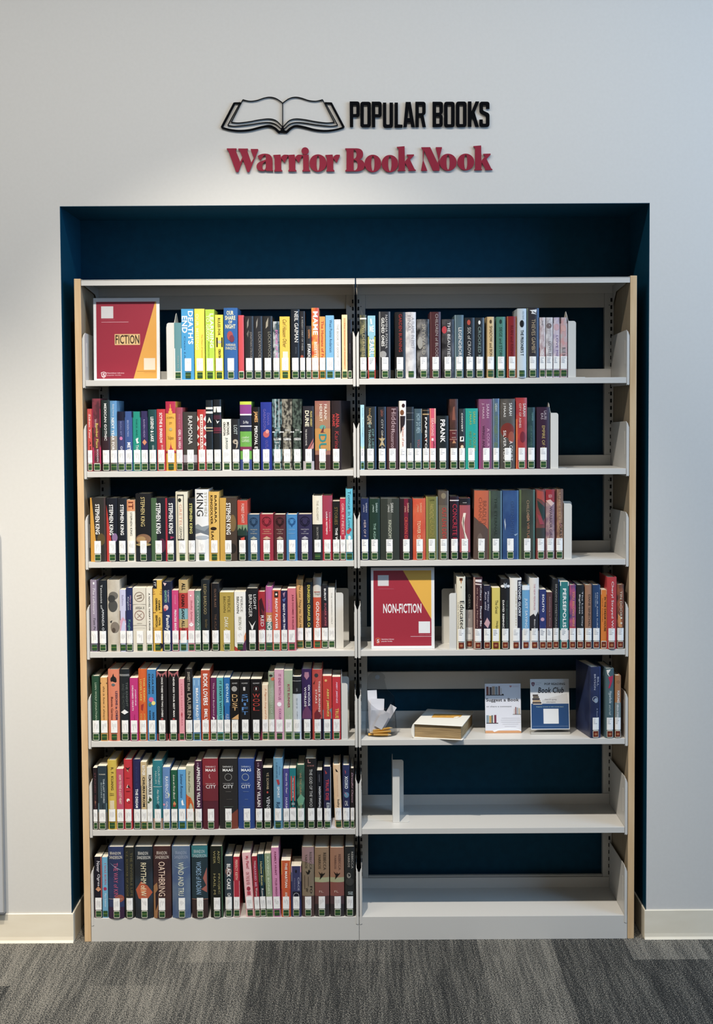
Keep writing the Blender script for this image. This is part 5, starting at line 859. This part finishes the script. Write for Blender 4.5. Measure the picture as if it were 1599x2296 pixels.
pencil(0.004, -0.0385, 0.0064, -3, 0, 0.062, 'golden pencil lying lowest at the front of the pocket')
pencil(-0.004, -0.0335, 0.0146, 183, 3, 0.074, 'golden pencil lying across the lower two, tip to the left')
pencil(0.006, -0.028, 0.0232, 8, -7, 0.070, 'topmost golden pencil, slightly raised at its right end')

# small loose things
b2 = at(741, 1853, 0.02)
bm = bmesh.new(); v_ = [bm.verts.new(p) for p in ((-0.010, -0.012, 0), (0.022, -0.008, 0.0005), (0.016, 0.03, 0.026), (0.004, 0.03, 0.024))]; bm.faces.new(v_)
bmesh.ops.solidify(bm, geom=bm.faces[:], thickness=0.0003)
o = link('bent_page', bm, PAPER); o.location = (b2.x, 0.012, SH[5]+0.001); tag(o, 'bent white page standing between the books on the sixth shelf', 'paper')

# ------------------------------------------------------------------ wall signs: cut lettering and open-book emblem
def parse(path):
    """SVG-like path in crop pixels -> list of loops (points)"""
    loops = []; cur = None
    for cmd, args in re.findall(r'([MLQCZ])([^MLQCZ]*)', path):
        n = [float(x) for x in re.findall(r'-?\d+\.?\d*', args)]
        P = list(zip(n[::2], n[1::2]))
        if cmd == 'M': cur = [P[0]]+P[1:]; loops.append(cur)
        elif cmd == 'L': cur += P
        elif cmd == 'Q':
            for i in range(0, len(P), 2):
                a, c, e_ = cur[-1], P[i], P[i+1]
                for q in range(1, 7):
                    t_ = q/6; cur.append(tuple((1-t_)**2*a[k]+2*t_*(1-t_)*c[k]+t_*t_*e_[k] for k in (0, 1)))
    return loops
def ell(cx, cy, rx, ry, n=32): return [(cx+rx*math.cos(q*2*math.pi/n), cy+ry*math.sin(q*2*math.pi/n)) for q in range(n)]
def cut_shape(name, loops, tr, thick, m, parent, y0=-0.003):
    c = bpy.data.curves.new('c', 'CURVE'); c.dimensions = '2D'; c.fill_mode = 'BOTH'; c.extrude = thick/2
    for lp in loops:
        pts = [at(*tr(p), 0.0) for p in lp]
        s = c.splines.new('POLY'); s.points.add(len(pts)-1); s.use_cyclic_u = True
        for q, p in enumerate(pts): s.points[q].co = (p.x, p.z, 0, 1)
    o = bpy.data.objects.new('c', c); COL.objects.link(o)
    me = bpy.data.meshes.new_from_object(o.evaluated_get(bpy.context.evaluated_depsgraph_get()))
    bpy.data.objects.remove(o); bpy.data.curves.remove(c)
    me.transform(Matrix.Rotation(math.pi/2, 4, 'X')); me.transform(Matrix.Translation((0, y0-thick/2, 0)))
    me.materials.clear(); me.materials.append(m)
    bm_ = bmesh.new(); bm_.from_mesh(me); bmesh.ops.remove_doubles(bm_, verts=bm_.verts[:], dist=1e-6); bm_.to_mesh(me); bm_.free()
    o = bpy.data.objects.new(name, me); COL.objects.link(o); o.parent = parent
    o.location = -parent.location
    return o
BLK = mat('06070b', 0.7, 0.06); CRIM = mat('8e1c34', 0.5, 0.25)
T1 = lambda p: (480+p[0]/4.997, 200+p[1]/4.997)
T2 = lambda p: (780+p[0]/4.703, 200+p[1]/4.703)
def sh_(s, dx, dy=0):
    return [[(x+dx, y+dy) for x, y in l] for l in parse(s)]
Pp = 'M20,135 L95,135 Q125,135 125,165 L125,265 Q125,297 95,297 L57,297 L57,403 L22,403 Z M57,170 L85,170 Q90,170 90,176 L90,260 Q90,267 84,267 L57,267 Z'
Oo = 'M162,138 L213,138 Q243,138 243,168 L243,375 Q243,405 213,405 L162,405 Q132,405 132,375 L132,168 Q132,138 162,138 Z M172,170 L203,170 L206,174 L206,371 L203,375 L172,375 L169,371 L169,174 Z'
ltr = [sh_(Pp, 0), sh_(Oo, 0), sh_(Pp, 232, 2),
 sh_('M370,147 L405,147 L405,365 Q405,378 416,378 L430,378 Q440,378 440,365 L440,147 L476,147 L476,378 Q476,410 448,410 L398,410 Q370,410 370,378 Z', 0),
 sh_('M493,147 L528,147 L528,376 L578,380 L574,408 L493,408 Z', 0),
 sh_('M610,140 L662,140 L706,403 L668,403 L660,352 L628,352 L622,403 L585,403 Z M640,195 L652,310 L630,310 Z', 0),
 sh_('M712,138 L790,138 Q820,138 820,168 L820,245 Q820,270 798,276 L822,403 L786,403 L764,288 L748,288 L748,403 L712,403 Z M748,172 L778,172 Q784,172 784,178 L784,250 Q784,258 776,258 L748,258 Z', 0),
 sh_('M893,138 L970,138 Q1002,138 1002,165 L1002,235 Q1002,262 978,270 Q1000,278 1000,302 L1000,372 Q1000,402 970,402 L893,402 Z M930,172 L960,172 L965,178 L965,248 L958,254 L930,254 Z M930,290 L958,290 L965,297 L965,364 L960,370 L930,370 Z', 0),
 sh_(Oo, 882), sh_(Oo, 1007, -2),
 sh_('M1265,135 L1302,135 L1302,238 L1345,135 L1384,135 L1336,250 L1380,400 L1342,400 L1312,300 L1302,322 L1302,400 L1265,400 Z', 0),
 sh_('M1417,137 L1463,137 Q1492,137 1492,165 L1492,212 L1456,212 L1456,178 Q1456,170 1448,170 L1432,170 Q1424,170 1424,178 L1424,220 Q1424,230 1438,237 L1474,254 Q1492,264 1492,285 L1492,372 Q1492,402 1462,402 L1416,402 Q1386,402 1386,372 L1386,325 L1421,325 L1421,360 Q1421,369 1430,369 L1447,369 Q1455,369 1455,360 L1455,300 Q1455,288 1442,281 L1405,262 Q1387,252 1387,232 L1387,165 Q1387,137 1417,137 Z', 0)]
t = empty('wall_lettering', at(940, 258, 0)); tag(t, 'black cut-out POPULAR BOOKS lettering on the wall above the niche', 'lettering')
for l in ltr: cut_shape('letter', l, T2, 0.006, BLK, t)
t = empty('wall_lettering', at(806, 360, 0)); tag(t, 'crimson cut-out Warrior Book Nook lettering on the wall below the black lettering', 'lettering')
rr_ = 'M665,742 L746,737 L752,772 Q768,738 798,738 L826,740 L829,752 L792,832 L754,778 L754,902 L768,918 L768,925 L675,925 L675,918 L683,902 L678,760 L665,752 Z'
red1 = [sh_('M145,668 L255,668 L255,680 L243,686 L296,818 L320,766 L285,686 L273,682 L275,670 L382,670 L382,682 L372,687 L420,826 L448,778 L415,690 L413,675 L495,675 L497,688 L402,922 Q397,934 387,934 Q376,934 371,922 L326,792 L280,922 Q275,934 263,934 Q251,934 246,922 L160,690 L147,684 Z', 0),
 sh_('M490,757 Q520,727 575,727 Q655,727 657,805 L657,895 Q657,912 664,916 L664,921 L590,921 Q582,918 582,905 Q570,922 540,922 Q478,920 478,867 Q480,822 560,801 L582,794 L582,770 Q582,741 572,741 Q552,746 522,808 Z M582,812 Q545,828 543,866 Q543,904 562,908 Q580,904 582,870 Z', 0),
 sh_(rr_, 0), sh_(rr_, 158),
 [l for l in sh_('M985,742 L1062,738 L1064,902 L1080,918 L1080,925 L990,925 L990,918 L1000,902 L998,760 L985,751 Z', 0)], [ell(1022, 697, 41, 41)],
 [ell(1166, 832, 96, 97), ell(1166, 832, 17, 84)], sh_(rr_, 583)]
for l in red1: cut_shape('letter', l, T1, 0.006, CRIM, t)
kk = 'M517,613 L598,606 L601,768 L640,718 L622,706 L620,694 L698,692 L697,704 L655,748 L704,848 L718,858 L717,864 L636,866 L642,854 L604,782 L600,852 L607,858 L607,866 L525,868 L525,860 L535,850 L533,630 L517,622 Z'
red2 = [sh_('M-27,628 L92,628 Q162,630 162,690 Q162,735 118,745 Q178,752 178,808 Q178,870 92,870 L-27,870 L-27,862 L-14,850 L-14,646 L-27,638 Z M62,642 Q92,645 92,690 Q92,735 62,738 Z M62,750 Q103,754 103,806 Q103,862 62,862 Z', 0),
 [ell(264, 787, 88, 92), ell(264, 787, 17, 79)], [ell(443, 789, 87, 91), ell(443, 789, 17, 79)], sh_(kk, 0),
 sh_('M773,617 L868,616 L946,782 L956,745 L927,630 L926,616 L992,616 L990,632 L964,735 L966,864 L896,864 L803,650 L797,757 L838,865 L771,865 L790,757 L790,650 Z', 0),
 [ell(1056, 775, 90, 90), ell(1056, 775, 17, 78)], [ell(1242, 772, 89, 88), ell(1242, 772, 17, 77)], sh_(kk, 806, -8)]
for l in red2: cut_shape('letter', l, T2, 0.006, CRIM, t)
def cat(P, n=8):
    out = []
    for i in range(len(P)-1):
        p0, p1, p2, p3 = P[max(i-1, 0)], P[i], P[i+1], P[min(i+2, len(P)-1)]
        for q in range(n):
            t_ = q/n; out.append(tuple(0.5*((2*p1[k])+(-p0[k]+p2[k])*t_+(2*p0[k]-5*p1[k]+4*p2[k]-p3[k])*t_**2+(-p0[k]+3*p1[k]-3*p2[k]+p3[k])*t_**3) for k in (0, 1)))
    return out+[P[-1]]
def ribbon(P, wd, smooth=True):
    if smooth: P = cat(P)
    wl = wd if isinstance(wd, tuple) else (wd, wd); L_, R_ = [], []
    for i, p in enumerate(P):
        a, c = P[max(i-1, 0)], P[min(i+1, len(P)-1)]; dx, dy = c[0]-a[0], c[1]-a[1]; l = math.hypot(dx, dy) or 1
        hw = (wl[0]+(wl[1]-wl[0])*i/(len(P)-1))/2; L_.append((p[0]-dy/l*hw, p[1]+dx/l*hw)); R_.append((p[0]+dy/l*hw, p[1]-dx/l*hw))
    return L_+R_[::-1]
mir = lambda P: [(1542-x, y) for x, y in P]
strokes = []
top = [(325, 121), (400, 138), (480, 130), (560, 104), (630, 93), (700, 110), (770, 158)]
bot = [(195, 374), (280, 381), (400, 367), (520, 345), (620, 336), (690, 352), (740, 395), (770, 430)]
b3 = [(155, 408), (240, 417), (400, 401), (520, 382), (620, 376), (690, 395), (745, 440), (770, 455)]
cov = [(88, 432), (180, 458), (290, 470), (410, 460), (530, 430), (620, 416), (680, 440), (722, 478), (740, 490)]
for P in (top, bot, b3): strokes += [(P, 8, True), (mir(P), 8, True)]
for P in ([(325, 121), (195, 374)], [(297, 150), (155, 408)]): strokes += [(P, 8, False), (mir(P), 8, False)]
strokes += [(cov, (18, 28), True), (mir(cov), (18, 28), True), ([(232, 158), (88, 432)], 24, False), ([(1310, 158), (1454, 432)], 24, False), ([(228, 160), (300, 158)], 16, False), ([(1242, 158), (1314, 160)], 16, False),
  ([(770, 155), (770, 440)], 9, False), ([(728, 480), (814, 480)], 24, False), ([(770, 420), (770, 480)], (10, 60), False)]
t = empty('book_emblem', at(634, 258, 0)); tag(t, 'black open-book outline emblem on the wall left of the black lettering', 'emblem')
bmA = bmesh.new()
for k, (P, wd, smz) in enumerate(strokes):
    lp = [at(*T1(q), 0.0) for q in ribbon(P, wd, smz)]
    n2 = len(lp)//2; y0, y1 = -0.002-0.00001*k, -0.007-0.00001*k
    F_ = [bmA.verts.new((p.x, y1, p.z)) for p in lp]; K_ = [bmA.verts.new((p.x, y0, p.z)) for p in lp]
    for i in range(n2-1):
        bmA.faces.new((F_[i], F_[i+1], F_[-2-i], F_[-1-i])); bmA.faces.new((K_[i+1], K_[i], K_[-1-i], K_[-2-i]))
    for i in range(len(lp)): j = (i+1) % len(lp); bmA.faces.new((F_[j], F_[i], K_[i], K_[j]))
bmesh.ops.recalc_face_normals(bmA, faces=bmA.faces[:])
o = link('outline', bmA, BLK, t); o.location = -t.location
